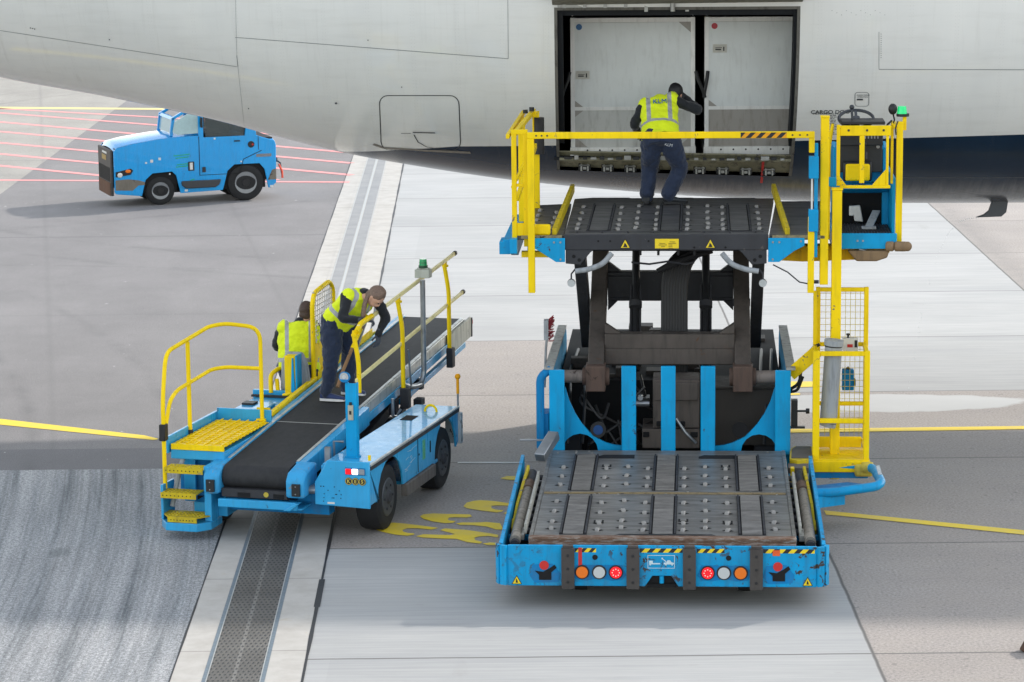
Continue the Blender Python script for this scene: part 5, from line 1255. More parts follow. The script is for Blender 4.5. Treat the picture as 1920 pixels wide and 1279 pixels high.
b = MB(); b.prism([(5.15, cz(5.15)-.26), (6.12, cz(6.1)-.26), (6.12, cz(6.1)+.0), (5.15, cz(5.15)+.0)], 0, .195, .225); ec = b.build('end_cover', paint('pale_grey_cover', 'BFBFB4', .5, .2, grime=.6), BL, bevel=.02)
b = MB(); b.box(.20, .23, 6.122, 6.16, cz(6.1)-.26, cz(6.1)-.02); b.mat(1); b.box(.198, .232, 6.16, 6.17, cz(6.1)-.1, cz(6.1)-.05); b.build('end_trim', [BLACK, RED], ec)
# yellow guard along the left side
sbeam(-.77, -.715, 1.2, 3.0, .0, .05, 'yellow_guard', YEL); sbeam(-.715, -.705, 3.0, 5.0, -.06, .10, 'yellow_side_plate', YEL)
b = MB(); b.tube([(-.74, .75, cz(.75)-.03), (-.74, 1.25, cz(1.25)+.0)], .022, 10); b.build('guard_strut', STEEL, BL)
# front end caps, roller trough and bumper
for x0, x1 in ((-.785, -.61), (.14, .345)):
    b = MB(); b.prism([(-.47, .50), (-.47, .69), (-.40, .765), (-.10, .815), (-.02, .80), (-.02, .50)], 0, x0, x1)
    o = b.build('end_cap', paint('worn_belt_blue', '3AA2D8', .4, .5, grime=.4, chipcol=(.25, .25, .25)) if x0 < 0 else bpy.data.materials['worn_belt_blue'], BL, bevel=.03)
    xm = x0+.09 if x0 < 0 else x1-.08
    b = MB(); b.box(xm-.045, xm+.045, -.50, -.471, .53, .66); b.mat(1)
    for z in (.555, .635): b.cyl((xm, -.505, z), (xm, -.50, z), .008, n=8)
    b.build('light_block', [BLACK, STEEL], o, bevel=.006)
b = MB(); b.box(-.60, .13, -.40, -.30, .47, .555); b.box(-.60, .13, -.34, -.2, .45, .50); b.mat(1); b.box(-.42, -.28, -.405, -.401, .475, .52); b.box(-.02, .10, -.405, -.401, .475, .52); b.mat(2); b.cyl((-.10, -.406, .51), (-.10, -.401, .51), .028, n=16); b.build('roller_trough', [BLKMET, VOID, BUMPY], BL)
b = MB(); b.box(-.62, .26, -.47, -.41, .37, .455); b.box(-.62, .3, -.41, .1, .36, .38); b.prism([(.20, .37), (.30, .455), (.26, .455), (.12, .37)], 1, -.5, -.40); bp = b.build('front_bumper', BLB, BL, bevel=.006)
# chassis centre, dark
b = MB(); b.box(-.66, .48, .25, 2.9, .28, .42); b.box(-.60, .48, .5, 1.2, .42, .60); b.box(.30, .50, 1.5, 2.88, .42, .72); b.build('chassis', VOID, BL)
b = MB(); b.box(-.7, .5, -.12, .05, .26, .40); b.box(.18, .42, -.2, -.1, .42, .58); b.build('cross_member', BLUED, BL)
b = MB(); b.box(.22, .40, -.26, -.14, .52, .60); b.cyl((.3, -.28, .56), (.42, -.28, .56), .04, n=14); b.box(.25, .29, -.3, -.2, .50, .62); b.box(.40, .46, .05, .1, .60, .95); b.tube([(.35, .5, .62), (.35, .5, .92), (.46, .5, .92)], .014, 6); b.build_each('tow_fitting', STEEL, BL)
for x in (-.35, .08):
    b = MB(); b.bar((x, 1.9, .45), (x, 4.0, cz(4.0)-.27), .06, .12); b.bar((x, 3.4, .45), (x, 4.3, cz(4.3)-.27), .05, .10); b.build('lift_arm', BLKMET, BL, bevel=.006)
b = MB(); b.box(-.5, .25, 3.95, 4.05, cz(4)-.34, cz(4)-.22); b.cyl((.02, 2.2, .55), (.02, 3.7, cz(3.7)-.3), .035, n=12); b.box(-.4, .3, 3.2, 3.3, .5, .62); b.box(.15, .24, 3.0, 3.1, .7, cz(3)-.2); b.build_each('lift_linkage', BLKMET, BL)
# right body with wheel arches
def side_prof(arch=True):
    pts = [(-.30, .42), (.02, .42)]
    for k in range(9): a = R(180-22.5*k); pts.append((.42+.44*math.cos(a), .40+.40*math.sin(a)))
    pts += [(.90, .40), (1.98, .40)]
    for k in range(9): a = R(180-22.5*k); pts.append((2.42+.42*math.cos(a), .40+.42*math.sin(a)))
    pts += [(2.86, .42), (2.92, .45), (2.92, .84), (-.30, .84)]
    return pts
b = MB(); b.prism(side_prof(), 0, .985, 1.01); b.build('side_panel', BLB, BL, bevel=.004)
b = MB(); b.box(.48, .984, -.29, 2.91, .80, .835); b.box(.48, .50, -.29, 2.91, .42, .80); b.box(.50, .984, 1.0, 2.2, .36, .40); top = b.build('body_top', BLB, BL, bevel=.006)
b = MB(); b.box(.50, 1.01, -.30, 2.92, .8352, .86); b.build('top_deck', BLB, BL, bevel=.008)
b = MB(); b.prism([(.42, .42), (1.03, .40), (1.03, .90), (.56, .90), (.52, .82), (.42, .66)], 1, -.335, -.305); ff = b.build('front_face', BLB, BL, bevel=.008)
b = MB()
for k in range(18): x = .46+random.random()*.28; z = .46+random.choice((0, .04, .08, .12, .16))*1.0; b.cyl((x, -.338, z), (x, -.3355, z), .006, n=6)
b.build_each('bolt_hole', VOID, ff)
b = MB(); b.box(.56, .64, -.338, -.3355, .435, .455); b.build('white_label', WHITEP, ff)
b = MB(); b.box(.765, .985, -.338, -.3355, .755, .835); b.build('lamp_backing', BLUED, ff, bevel=.001)
for x, mm_ in ((.80, REDL), (.872, glow('white_lamp_lit', 'FFF6F0', 1.0)), (.945, plain('grey_lens', '90959C', .2))):
    b = MB(); b.box(x-.033, x+.033, -.352, -.339, .765, .825); b.build('lamp_lens', mm_, BL, bevel=.012)
for x, ch in ((.80, 'K'), (.875, 'E'), (.95, 'S')):
    b = MB(); b.cyl((x, -.342, .69), (x, -.336, .69), .040, n=24); b.mat(1)
    rr = [Vector((x+.034*math.cos(a*math.pi/12), -.343, .69+.034*math.sin(a*math.pi/12))) for a in range(25)]; b.tube(rr, .0035, 5, cap=False); o = b.build('logo_disc', [BLACK, plain('logo_gold', 'C8B450', .5) if ch == 'K' else bpy.data.materials['logo_gold']], ff)
    text('letter', ch, .052, bpy.data.materials['logo_gold'], o, (x, -.346, .69), (R(90), 0, 0), bold=.0015)
# trim, sill, door seam and decals on the side
b = MB(); b.box(1.012, 1.03, -.30, 2.92, .80, .845); b.build('rubber_trim', BLKMET, BL, bevel=.004)
b = MB(); b.box(1.008, 1.035, -.29, 2.92, .846, .868); b.build('steel_trim', ALU, BL, bevel=.003)
b = MB(); b.prism([(.90, .26), (1.96, .26), (1.96, .395), (.90, .395)], 0, .97, 1.04); b.build('sill_step', paint('grey_brown_sill', '6F6A66', .6, .2, grime=.6), BL, bevel=.008)
b = MB(); b.box(1.0102, 1.014, 1.38, 1.395, .42, .80); b.box(1.0102, 1.016, 1.83, 1.855, .55, .68); b.box(1.0102, 1.015, 1.42, 1.44, .60, .62); b.build('door_seam', VOID, BL)
b = MB(); b.box(1.0102, 1.0125, 1.56, 1.66, .52, .74); b.build('green_decal', plain('faded_green_decal', '5DB48C', .5, var=.5, scale=30), BL)
b = MB()
for k in range(12): y = random.uniform(.9, 1.2); z = random.uniform(.5, .75); L_ = random.uniform(.04, .2); b.bar((1.0115, y, z), (1.0115, y+L_, z+random.uniform(-.02, .03)), .002, .0025)
b.build('scratches', WHITEP, BL, flat=True)
b = MB(); b.box(.60, .74, 2.02, 2.28, .861, .864); b.build('deck_slot', VOID, top)
rr = [Vector((.80+.07*math.cos(a*math.pi/12), 2.55, .86+.075*math.sin(a*math.pi/12))) for a in range(13)]
b = MB(); b.tube(rr, .014, 8); b.build('lifting_eye', YEL, BL)
b = MB(); b.cyl((1.0, -.24, .90), (1.0, -.24, .955), .016, n=10); b.build('yellow_knob', YEL, BL)
# rear fascia
b = MB(); b.box(.85, 1.045, 2.925, 3.0, .42, .78); b.build('rear_fascia', paint('pale_worn_fascia', 'B8C2C6', .5, .4, grime=.5), BL, bevel=.01)
b = MB(); b.cyl((1.0, 2.96, .78), (1.0, 2.96, 1.0), .012, n=8); b.mat(1); b.cyl((1.0, 2.96, 1.0), (1.0, 2.96, 1.18), .017, n=10); b.sphere((1.0, 2.96, 1.20), .034, 8); b.build('marker_pole', [STEEL, paint('orange_yellow', 'E8A010', .4)], BL)
# wheels
def wheel(x, y, rr_, w_, side, name='wheel'):
    b = MB(); rings = []
    for dx_, rad in ((-w_/2, rr_*.72), (-w_/2-.004, rr_*.86), (-w_/2+.015, rr_*.97), (-w_/2+.05, rr_), (w_/2-.05, rr_), (w_/2-.015, rr_*.97), (w_/2+.004, rr_*.86), (w_/2, rr_*.72)):
        rings.append([Vector((x+dx_, y+rad*math.cos(2*math.pi*k/36), rr_+rad*math.sin(2*math.pi*k/36))) for k in range(36)])
    b.rings(rings)
    for q in range(36):
        a = 2*math.pi*q/36; c = Vector((x, y+(rr_+.002)*math.cos(a), rr_+(rr_+.002)*math.sin(a)))
    o = b.build(name, RUBBER, BL)
    b = MB(); xs = x+side*w_/2; b.tube([(xs-side*.06, y, rr_), (xs-side*.005, y, rr_), (xs+side*.008, y, rr_)], [rr_*.58, rr_*.60, rr_*.56], 28); b.mat(1)
    b.cyl((xs+side*.008, y, rr_), (xs+side*.03, y, rr_), rr_*.22, rr_*.16, n=18)
    for q in range(6): a = q*math.pi/3; b.cyl((xs+side*.008, y+rr_*.38*math.cos(a), rr_+rr_*.38*math.sin(a)), (xs+side*.018, y+rr_*.38*math.cos(a), rr_+rr_*.38*math.sin(a)), .014, n=6)
    b.build('rim', [plain('grey_wheel_rim', '55585C', .5, .4, var=.4) if 'grey_wheel_rim' not in bpy.data.materials else bpy.data.materials['grey_wheel_rim'], BLKMET], o)
for x, y, s_ in ((.84, .44, 1), (.84, 2.44, 1), (-.98, .44, -1), (-.98, 2.80, -1)): wheel(x, y, .355, .26, s_)
b = MB(); b.prism([(-.2+.42+.46*math.cos(R(180-20*k)), .40+.43*math.sin(R(180-20*k))) for k in range(10)], 0, .70, .72); b.box(.66, .70, .0, .86, .45, .78); b.box(.66, .70, 1.98, 2.86, .45, .78); b.build('arch_liner', VOID, BL)
# tall blue post with work lamp
b = MB(); b.box(.655, .775, .02, .045, .86, 1.66); b.box(.655, .67, .045, .11, .86, 1.66); b.box(.76, .775, .045, .11, .86, 1.66); b.box(.64, .79, .0, .12, .861, .875); bp_ = b.build('blue_post', BLUE, BL, bevel=.004)
b = MB(); b.box(.69, .745, -.005, .018, 1.27, 1.43); b.mat(1); b.box(.705, .73, -.009, -.0051, 1.33, 1.37); b.cyl((.717, .005, 1.43), (.717, .005, 1.46), .015); b.build('junction_box', [paint('grey_box', 'B4B09C', .5), BLACK], bp_, bevel=.003)
b = MB(); b.cyl((.655, .06, 1.72), (.655, .0, 1.73), .050, .058, n=24); b.cyl((.66, .06, 1.66), (.66, .05, 1.70), .012); b.mat(1); b.cyl((.655, -.004, 1.73), (.655, -.001, 1.73), .048, n=24); b.mat(2); b.cyl((.655, -.008, 1.73), (.655, -.0045, 1.73), .022, n=16); b.build('work_lamp', [BLUED, plain('lamp_reflector', 'C6CACC', .2, .4), WHTL], BL)
# right handrails on the conveyor
def rail_z(y, hi): return (1.39+(y-1.55)*.0842) if not hi else (1.97+(y-1.55)*.078)
HX = .265
TY = paint('sunlit_cream_rail', 'F0E2A0', .35, .1, grime=.3)  # sunlit tops of the yellow rails put into an even cream base
b = MB(); b.bar((HX, 1.52, rail_z(1.52, 0)), (HX, 5.62, rail_z(5.62, 0)), .03, .042); lr = b.build('lower_handrail', TY, BL, bevel=.006)
b = MB(); b.bar((HX, 1.62, rail_z(1.62, 1)), (HX, 5.3, rail_z(5.3, 1)), .03, .042); ur = b.build('upper_handrail', TY, BL, bevel=.006)
b = MB(); b.cyl((HX, 5.62, rail_z(5.62, 0)), (HX, 5.66, rail_z(5.66, 0)), .03, n=10); b.cyl((HX, 5.3, rail_z(5.3, 1)), (HX, 5.34, rail_z(5.34, 1)), .03, n=10); b.build_each('rail_end', BLACK, BL)
for y, z0_, top_ in ((1.56, cz(1.56)+.30, 1), (3.14, cz(3.14)-.16, 1), (4.98, cz(4.98)-.20, 1)):
    b = MB(); zt_ = rail_z(y, 1)-.03; b.tube([(HX+.02, y, z0_), (HX+.02, y, zt_-.35), (HX-.03, y, zt_-.05), (HX-.02, y, zt_)], .026, 10, smooth=.1); b.cyl((HX-.02, y, zt_-.06), (HX-.02, y, zt_-.035), .04, n=10); b.build('rail_post', YEL, BL)
b = MB(); b.tube([(HX, 1.56, 1.93), (HX, 1.72, 2.0), (HX, 2.1, 2.02)], .03, 10, smooth=.05); b.build('hand_grip', YEL, BL)
b = MB(); b.tube([(.12, 2.35, 1.98), (.10, 2.2, 1.85), (.06, 2.0, 1.66)], .022, 8); b.mat(1); b.tube([(.06, 2.0, 1.66), (.02, 1.8, 1.45), (-.0, 1.65, 1.28)], .02, 8); b.mat(2); b.tube([(.02, 2.6, 1.85), (-.02, 2.4, 1.6)], .018, 8); b.build('lever', [YEL, paint('brown_lever', '8A6A4C', .6, .3), STEEL], BL)
b = MB(); b.tube([(.33, 3.80, 2.17), (.33, 3.80, 1.05), (.31, 3.74, .93), (.29, 3.45, .95), (.27, 3.2, 1.02)], .032, 12, smooth=.16); b.build('steel_pipe', STEEL, BL)
b = MB(); b.box(.25, .43, 3.74, 3.86, 2.20, 2.30); b.box(.27, .41, 3.76, 3.84, 2.30, 2.315); bxx = b.build('beacon_box', paint('pale_grey_box', 'B9BBAF', .5), BL, bevel=.01)
b = MB(); b.cyl((.34, 3.8, 2.315), (.34, 3.8, 2.345), .055, n=20); b.mat(1); b.cyl((.34, 3.8, 2.345), (.34, 3.8, 2.42), .048, .042, n=20); b.mat(0); b.cyl((.34, 3.8, 2.375), (.34, 3.8, 2.38), .0485, n=20); b.build('green_beacon', [plain('dark_green_plastic', '1B4A34', .4), plain('green_lens', '0E9A5C', .15)], bxx)
b = MB(); b.box(.26, .36, 3.08, 3.20, cz(3.1)-.32, cz(3.1)-.08); b.box(.26, .34, 4.92, 5.04, cz(5)-.34, cz(5)-.10); b.box(.27, .37, 3.55, 3.7, cz(3.6)-.42, cz(3.6)-.34); b.build_each('rail_hinge', BLKMET, BL, bevel=.008)
b = MB(); b.tube([(.33, 3.2, cz(3.2)+.35), (.33, 3.3, cz(3.3)-.1)], .012, 8); b.cyl((.33, 2.6, .98), (.33, 2.6, .78), .02, n=8); b.tube([(.33, 2.6, .78), (.33, 2.75, .75), (.36, 2.8, .82)], .014, 6); b.build_each('gas_strut', STEEL, BL)
# mesh gate left of the belt
GX = -.745
b = MB()
b.tube([(GX, 2.95, .97), (GX, 2.95, 1.98), (GX, 3.02, 2.10), (GX, 3.55, 2.16), (GX, 3.68, 2.06), (GX, 3.68, 1.0)], .028, 10, smooth=.1); b.box(GX-.012, GX+.012, 2.97, 3.66, .98, 1.50)
b.prism([(2.9, 1.0), (3.0, .98), (5.2, 1.16), (5.2, 1.28), (3.0, 1.28)], 0, GX-.01, GX+.01); gt_ = b.build('gate_frame', YEL, BL, bevel=.004)
b = MB()
for k in range(11): y = 3.0+k*.062; b.cyl((GX, y, 1.50), (GX, y, 2.12), .006, n=5)
for k in range(11): z = 1.53+k*.058; b.cyl((GX, 2.96, z), (GX, 3.67, z+.02), .006, n=5)
b.build('gate_mesh', plain('white_mesh', 'C9C4BC', .5), gt_, flat=True)
# left platform with steps
PZ = .95
GRT = YEL
b = MB()
for k in range(13): y = -.14+k*.104; b.box(-1.26, -.66, y, y+.062, PZ-.012, PZ); b.box(-1.26, -.66, y+.062, y+.104, PZ-.018, PZ-.012)
b.box(-1.26, -.66, -.165, -.142, PZ-.055, PZ+.004)
for k in range(6): x = -1.2+k*.1; b.box(x, x+.012, -.14, 1.2, PZ+.0005, PZ+.012)
b.build('grating_platform', YEL, BL, flat=True)
b = MB(); b.box(-1.27, -.66, -.15, 1.22, PZ-.16, PZ-.06); b.box(-1.32, -1.285, -.18, 1.28, PZ-.10, PZ+.08); b.box(-1.285, -.64, 1.235, 1.26, PZ-.06, PZ+.12); b.prism([(-.15, .30), (-.15, .80), (1.2, .80), (1.2, .42), (.95, .42), (.8, .30)], 0, -.68, -.655)
b.box(-1.18, -1.05, -.02, .03, .30, .80); b.box(-.86, -.80, -.05, 0, .30, .80); b.build('platform_box', BLB, BL, bevel=.006)
b = MB(); b.box(-1.25, -.70, .05, 1.2, .35, .78); b.build('under_box', BLUED, BL)
def step(x0, x1, y0_, y1_, z):
    b = MB(); b.box(x0, x1, y0_, y1_, z-.012, z); b.box(x0, x1, y0_-.012, y0_, z-.055, z+.006)
    for i in range(3):
        n = int((x1-x0)/.045)
        for k in range(n): b.cyl((x0+.025+k*.045, y0_+.035+i*.055, z), (x0+.025+k*.045, y0_+.035+i*.055, z+.010), .012, .009, n=6)
    b.mat(1)
    for k in range(int((x1-x0)/.045)): b.cyl((x0+.025+k*.045, y0_-.0135, z-.025), (x0+.025+k*.045, y0_-.012, z-.025), .007, n=6)
    b.build('step', [YELW, VOID], BL)
step(-1.24, -.80, -.42, -.22, .75); step(-1.26, -.86, -.48, -.26, .49)
b = MB(); pl = [(-1.27, -.40), (-1.17, -.53), (-.84, -.53), (-.74, -.40), (-.74, -.25), (-1.27, -.25)]
b.prism(pl, 2, .236, .25); 
for k in range(10):
    for i in range(3): b.cyl((-1.17+k*.04, -.47+i*.06, .25), (-1.17+k*.04, -.47+i*.06, .26), .012, .009, n=6)
b.mat(1)
for k in range(8): b.cyl((-1.13+k*.035, -.5415, .215), (-1.13+k*.035, -.54, .215), .007, n=6)
b.mat(0); b.prism([(-1.17, -.54), (-.84, -.54), (-.84, -.53), (-1.17, -.53)], 2, .19, .252); b.build('step', [YELW, VOID], BL)
b = MB(); b.prism([(-1.29, -.40), (-1.18, -.56), (-.83, -.56), (-.72, -.42), (-.72, -.10), (-1.29, -.10)], 2, .10, .185); b.box(-1.29, -1.26, -.42, -.10, .185, .56); b.box(-.80, -.72, -.40, -.1, .186, .78); b.box(-1.0, -.62, -.2, .2, .20, .34); b.prism([(-.42, .56), (-.12, .50), (-.12, .30), (-.30, .42)], 0, -1.29, -1.262); b.build('step_frame', BLB, BL, bevel=.006)
b = MB(); b.tube([(-1.21, -.3, .30), (-1.17, -.2, .62), (-1.15, -.1, .80)], .028, 8); b.build('grey_hose', GREYP, BL)
# platform handrail
b = MB(); rr_ = .023
b.tube([(-1.275, -.32, .50), (-1.275, -.32, 1.05), (-1.275, -.32, 1.45), (-1.275, -.20, 1.95), (-1.275, 1.05, 2.02), (-1.15, 1.22, 2.03), (-.74, 1.22, 2.0), (-.74, 1.22, .97)], rr_, 12, smooth=.16)
b.tube([(-1.275, -.30, 1.08), (-1.275, -.12, 1.42), (-1.275, .1, 1.49), (-1.275, 1.1, 1.53), (-1.15, 1.22, 1.54), (-.75, 1.22, 1.54)], .022, 10, smooth=.12); b.cyl((-1.275, .42, .98), (-1.275, .42, 1.96), .024, n=12)
b.build('handrail', YEL, BL)
b = MB(); b.box(-.82, -.66, 1.262, 1.275, .92, 1.09); b.box(-.80, -.70, 1.19, 1.232, .955, .975); b.build('rail_bracket', YEL, BL)
b = MB(); b.box(-1.31, -1.24, -.37, -.27, 1.02, 1.20); b.mat(1); b.cyl((-1.33, -.35, 1.04), (-1.31, -.35, 1.04), .012); b.build('rail_clamp', [BLACK, STEEL], BL, bevel=.01)
b = MB(); b.cyl((-1.275, .42, .93), (-1.275, .42, .99), .032, n=10); b.build('rail_foot', BLKMET, BL)
# engine hood behind the platform and the driver's corner
b = MB(); b.box(-1.36, -.78, 1.30, 2.62, .60, .93); hd = b.build('hood', BLB, BL, bevel=.03)
b = MB(); b.box(-1.10, -.92, 1.75, 2.15, .931, .965); b.build('hood_box', BLB, hd, bevel=.012)
b = MB(); b.box(-1.32, -1.18, 2.1, 2.25, .931, .955); b.tube([(-1.30, 1.5, .93), (-1.30, 1.5, .985), (-1.26, 1.52, .985), (-1.26, 1.52, .93)], .008, 6); b.build_each('latch', BLACK, hd)
b = MB(); b.box(-1.40, -.74, 2.66, 2.72, .90, 1.0); b.box(-1.40, -.74, 2.6, 3.6, .40, .70); b.box(-1.40, -.74, 3.6, 3.7, .40, 1.1); b.build('bulkhead', BLB, BL, bevel=.008)
b = MB(); b.box(-1.38, -.76, 2.56, 2.60, .935, .96); b.mat(1); b.tube([(-1.0, 2.6, .96), (-.9, 2.58, .99), (-.84, 2.6, .95)], .02, 8); b.build('seal_strip', [BLACK, YEL], BL)
# seat
seat = MB(); seat.box(-1.10, -.76, 2.86, 3.2, .96, 1.08); seat.build('seat_cushion', GREYP, BL, bevel=.03)
b = MB(); b.prism([(-1.10, .98), (-1.08, 1.32), (-1.02, 1.44), (-.82, 1.44), (-.76, 1.30), (-.72, .98)], 1, 2.76, 2.84); b.build('seat_back', GREYP, BL, bevel=.03)
b = MB(); b.box(-.985, -.85, 2.62, 2.75, .97, 1.42); b.build('yellow_box', YEL, BL, bevel=.006)
b = MB(); b.prism([(-.905, .965), (-.85, .965), (-.865, 1.22), (-.872, 1.40), (-.885, 1.40)], 1, 2.60, 2.615); b.box(-.845, -.825, 2.60, 2.78, .97, 1.43); b.build('blue_fin', BLUE, BL)
b = MB(); b.tube([(-1.17, 2.66, .97), (-1.19, 2.7, 1.18), (-1.15, 2.9, 1.22), (-1.10, 3.0, 1.2)], .026, 10, smooth=.08); b.tube([(-1.10, 2.7, .97), (-1.13, 2.75, 1.12)], .024, 10); b.build('arm_rest', YEL, BL)
# ------------------------------------------------------------------ baggage tractor in the background (local x from front to rear, y away)
TG = thing('baggage_tractor', 'bright blue baggage tow tractor driving behind the aircraft tail', 'tow tractor', (-6.97, 57.86, 0), .34)
TG.scale = (1.03, 1.0, 1.0)
TWD = 1.30
def outline():
    p = [(-.87, .30), (-.86, 1.10), (-.80, 1.19), (-.55, 1.27), (.0, 1.34), (.45, 1.37), (.80, 1.38), (.86, 1.98), (.95, 2.02), (1.75, 2.02), (1.88, 1.95), (1.98, 1.40), (2.05, 1.28), (2.30, 1.20), (2.34, 1.1), (2.33, .34), (2.20, .22)]
    for k in range(9): a = R(0+22.5*k); p.append((1.72+.44*math.cos(a), .32+.44*math.sin(a)))
    p += [(1.20, .24), (.42, .24)]
    for k in range(9): a = R(0+22.5*k); p.append((.03+.36*math.cos(a), .26+.38*math.sin(a)))
    p += [(-.42, .25)]
    return p
# body: lower side walls plus bonnet
b = MB(); low = [(-.87, .30), (-.87, 1.10), (-.82, 1.17), (-.5, 1.24), (0, 1.31), (.45, 1.345), (.80, 1.35), (.80, 1.31), (1.95, 1.31), (2.05, 1.27), (2.31, 1.19), (2.34, 1.1), (2.33, .34), (2.22, .24)]
arch1 = [(2.17, .24), (2.10, .62), (2.0, .74), (1.50, .74), (1.36, .62), (1.26, .24)]
arch2 = [(.42, .22), (.34, .58), (.26, .66), (-.12, .64), (-.26, .52), (-.34, .20)]
full = low + arch1 + arch2 + [(-.84, .26)]
b.prism(full, 1, 0, .04); b.prism(full, 1, TWD-.04, TWD); body = b.build('body_side', BLUET, TG, bevel=.008)
b = MB()
def loft(prof_l, y0_, y1_, crown):
    n = 9; rings = []
    for k in range(n+1):
        t = k/n; rings.append([Vector((x, y0_+(y1_-y0_)*t, z+crown*math.sin(math.pi*t)**.6)) for x, z in prof_l])
    return rings
rg = loft([(-.86, 1.08), (-.80, 1.18), (-.5, 1.245), (0, 1.315), (.45, 1.35), (.84, 1.36)], .012, TWD-.012, .07)
b.rings(rg, cap=False, closed=False); b.build('bonnet', BLUET, TG, ang=60)
b = MB(); b.box(-.84, .8, .05, TWD-.05, .40, 1.16); b.box(.8, 2.28, .05, TWD-.05, .40, 1.25); b.box(-.6, 2.1, .35, TWD-.35, .2, .42); b.build('engine_block', VOID, TG)
b = MB(); b.box(1.95, 2.30, .041, TWD-.041, 1.15, 1.22); b.box(2.28, 2.335, .045, TWD-.045, .34, 1.16); b.build('rear_deck', BLUET, TG, bevel=.01)
# front grille
b = MB(); b.box(-.925, -.872, .06, TWD-.06, .22, 1.13); g = b.build('grille_panel', plain('dark_grille', '4A4542', .6, var=.4), TG, bevel=.015)
b = MB()
for k in range(12): y = .12+k*.092; b.box(-.929, -.926, y, y+.045, .50, .78)
b.build('grille_slot', VOID, g, flat=True)
b = MB(); b.box(-.93, -.9255, TWD*.35, TWD*.65, .90, 1.0); b.mat(1); b.box(-.93, -.9255, TWD*.30, TWD*.62, 1.03, 1.07); b.build('grille_badge', [plain('brass_badge', 'A08440', .5), WHITEP], g)
b = MB(); b.box(-.935, -.9251, .10, TWD-.1, .22, .48); b.build('rusty_bumper', paint('rusty_bumper', '6A4E3E', .7, .5), g)
# headlight
b = MB(); b.prism([(-.84, .60), (-.84, .70), (-.55, .76), (-.50, .72), (-.55, .64)], 1, -.012, -.001); o = b.build('headlight', BLACK, TG)
b = MB(); b.sphere((-.76, -.014, .64), .05, 8, sc=(1, .3, 1)); b.mat(1); b.sphere((-.60, -.014, .71), .045, 8, sc=(1.2, .3, .8)); b.build_each('lamp_lens', [WHITEP, ORAL], o)
b = MB(); b.prism([(-.85, .34), (-.85, .54), (-.60, .55), (-.40, .52), (-.28, .48), (-.28, .42), (-.40, .42), (-.52, .32)], 1, -.004, -.001); b.build('scraped_paint', paint('scraped_metal', '7A746A', .6, .6), TG, flat=True)
# cab
WIN = [(.93, 1.32), (1.05, 1.35), (1.70, 1.39), (1.78, 1.70), (1.70, 1.90), (1.02, 1.90), (.92, 1.45)]
b = MB()
for y in (0.0, TWD-.05):
    b.box(.80, .90, y, y+.05, 1.30, 1.98); b.prism([(1.72, 1.30), (1.95, 1.30), (1.90, 1.95), (1.80, 1.98)], 1, y, y+.05); b.box(.78, 1.88, y, y+.05, 1.92, 1.99)
b.box(.76, 1.90, .0, TWD, 1.99, 2.05); b.box(1.80, 1.86, .05, TWD-.05, 1.30, 1.98); cab = b.build('cab', BLUET, TG, bevel=.01)
b = MB()
for ya_ in (.06, TWD-.12): b.prism([(.25, 1.36), (.30, 1.72), (.36, 1.72), (.31, 1.36)], 1, ya_, ya_+.06); b.prism([(.30, 1.66), (.30, 1.72), (.78, 1.99), (.80, 1.94)], 1, ya_, ya_+.06)
b.prism([(.29, 1.68), (.33, 1.73), (.37, 1.73), (.33, 1.68)], 1, .12, TWD-.12); b.build('windscreen_frame', BLUET, TG)
b = MB(); b.prism([(.40, 1.38), (.80, 1.40), (.80, 1.90), (.34, 1.64), (.30, 1.44)], 1, .02, .045); b.build('side_screen', plain('pale_glass', 'A9C6C8', .08, coat=.5), TG)
b = MB(); b.quad((.285, .10, 1.40), (.285, TWD-.10, 1.40), (.33, TWD-.10, 1.69), (.33, .10, 1.69)); b.build('windscreen', bpy.data.materials['pale_glass'], TG)
b = MB(); b.box(.95, 1.78, .06, .08, 1.31, 1.93); b.box(.95, 1.78, TWD-.08, TWD-.06, 1.31, 1.93); b.build_each('side_window', NT('tinted_window').set(col=(.16, .2, .2), rough=.04, trans=.75), TG)
b = MB(); b.box(.80, .812, -.004, -.0005, .56, 1.33); b.box(.80, 1.60, -.004, -.0005, .555, .565); b.bar((1.60, -.003, .56), (1.68, -.003, .84), .004, .012); b.bar((1.68, -.003, .84), (2.05, -.003, 1.0), .004, .012); b.box(1.98, 1.99, -.004, -.0005, 1.02, 1.29); b.build('door_seam', VOID, TG, flat=True)
b = MB(); b.cyl((1.84, -.012, 1.13), (1.84, -.001, 1.13), .065, n=20); b.mat(1); b.cyl((1.87, -.016, 1.13), (1.87, -.0125, 1.13), .02, n=10); b.build('fuel_cap', [BLACK, RED], TG)
b = MB(); b.box(.58, .70, -.012, -.001, .66, .84); b.mat(1); b.box(.61, .67, -.016, -.0121, .68, .82); b.build('vent_box', [BLACK, WHITEP], TG, bevel=.003)
b = MB(); b.box(.86, .92, -.03, -.001, .62, .72); b.build('door_hinge', BLKMET, TG)
b = MB()
for x, z, s_ in ((-.16, .86, .04), (0.0, .90, .035), (.20, .60, .02), (-.26, .84, .025), (1.10, 1.26, .025), (1.62, .78, .02)): b.box(x, x+s_*1.4, -.004, -.001, z, z+s_*1.4)
b.build_each('small_sticker', WHITEP, TG, flat=True)
b = MB()
for z, a_, c_ in ((.98, .30, .62), (.93, .34, .60), (.80, .36, .68), (.755, .34, .62), (.48, .62, .70)): b.bar((a_, -.003, z-.01), (c_, -.003, z+.01), .004, .018)
b.build_each('green_stripe', plain('green_vinyl', '18A878', .5), TG, flat=True)
b = MB(); b.box(1.94, 2.24, -.005, -.001, .87, .93); bd = b.build('badge', plain('badge_grey', '7D7F84', .4), TG)
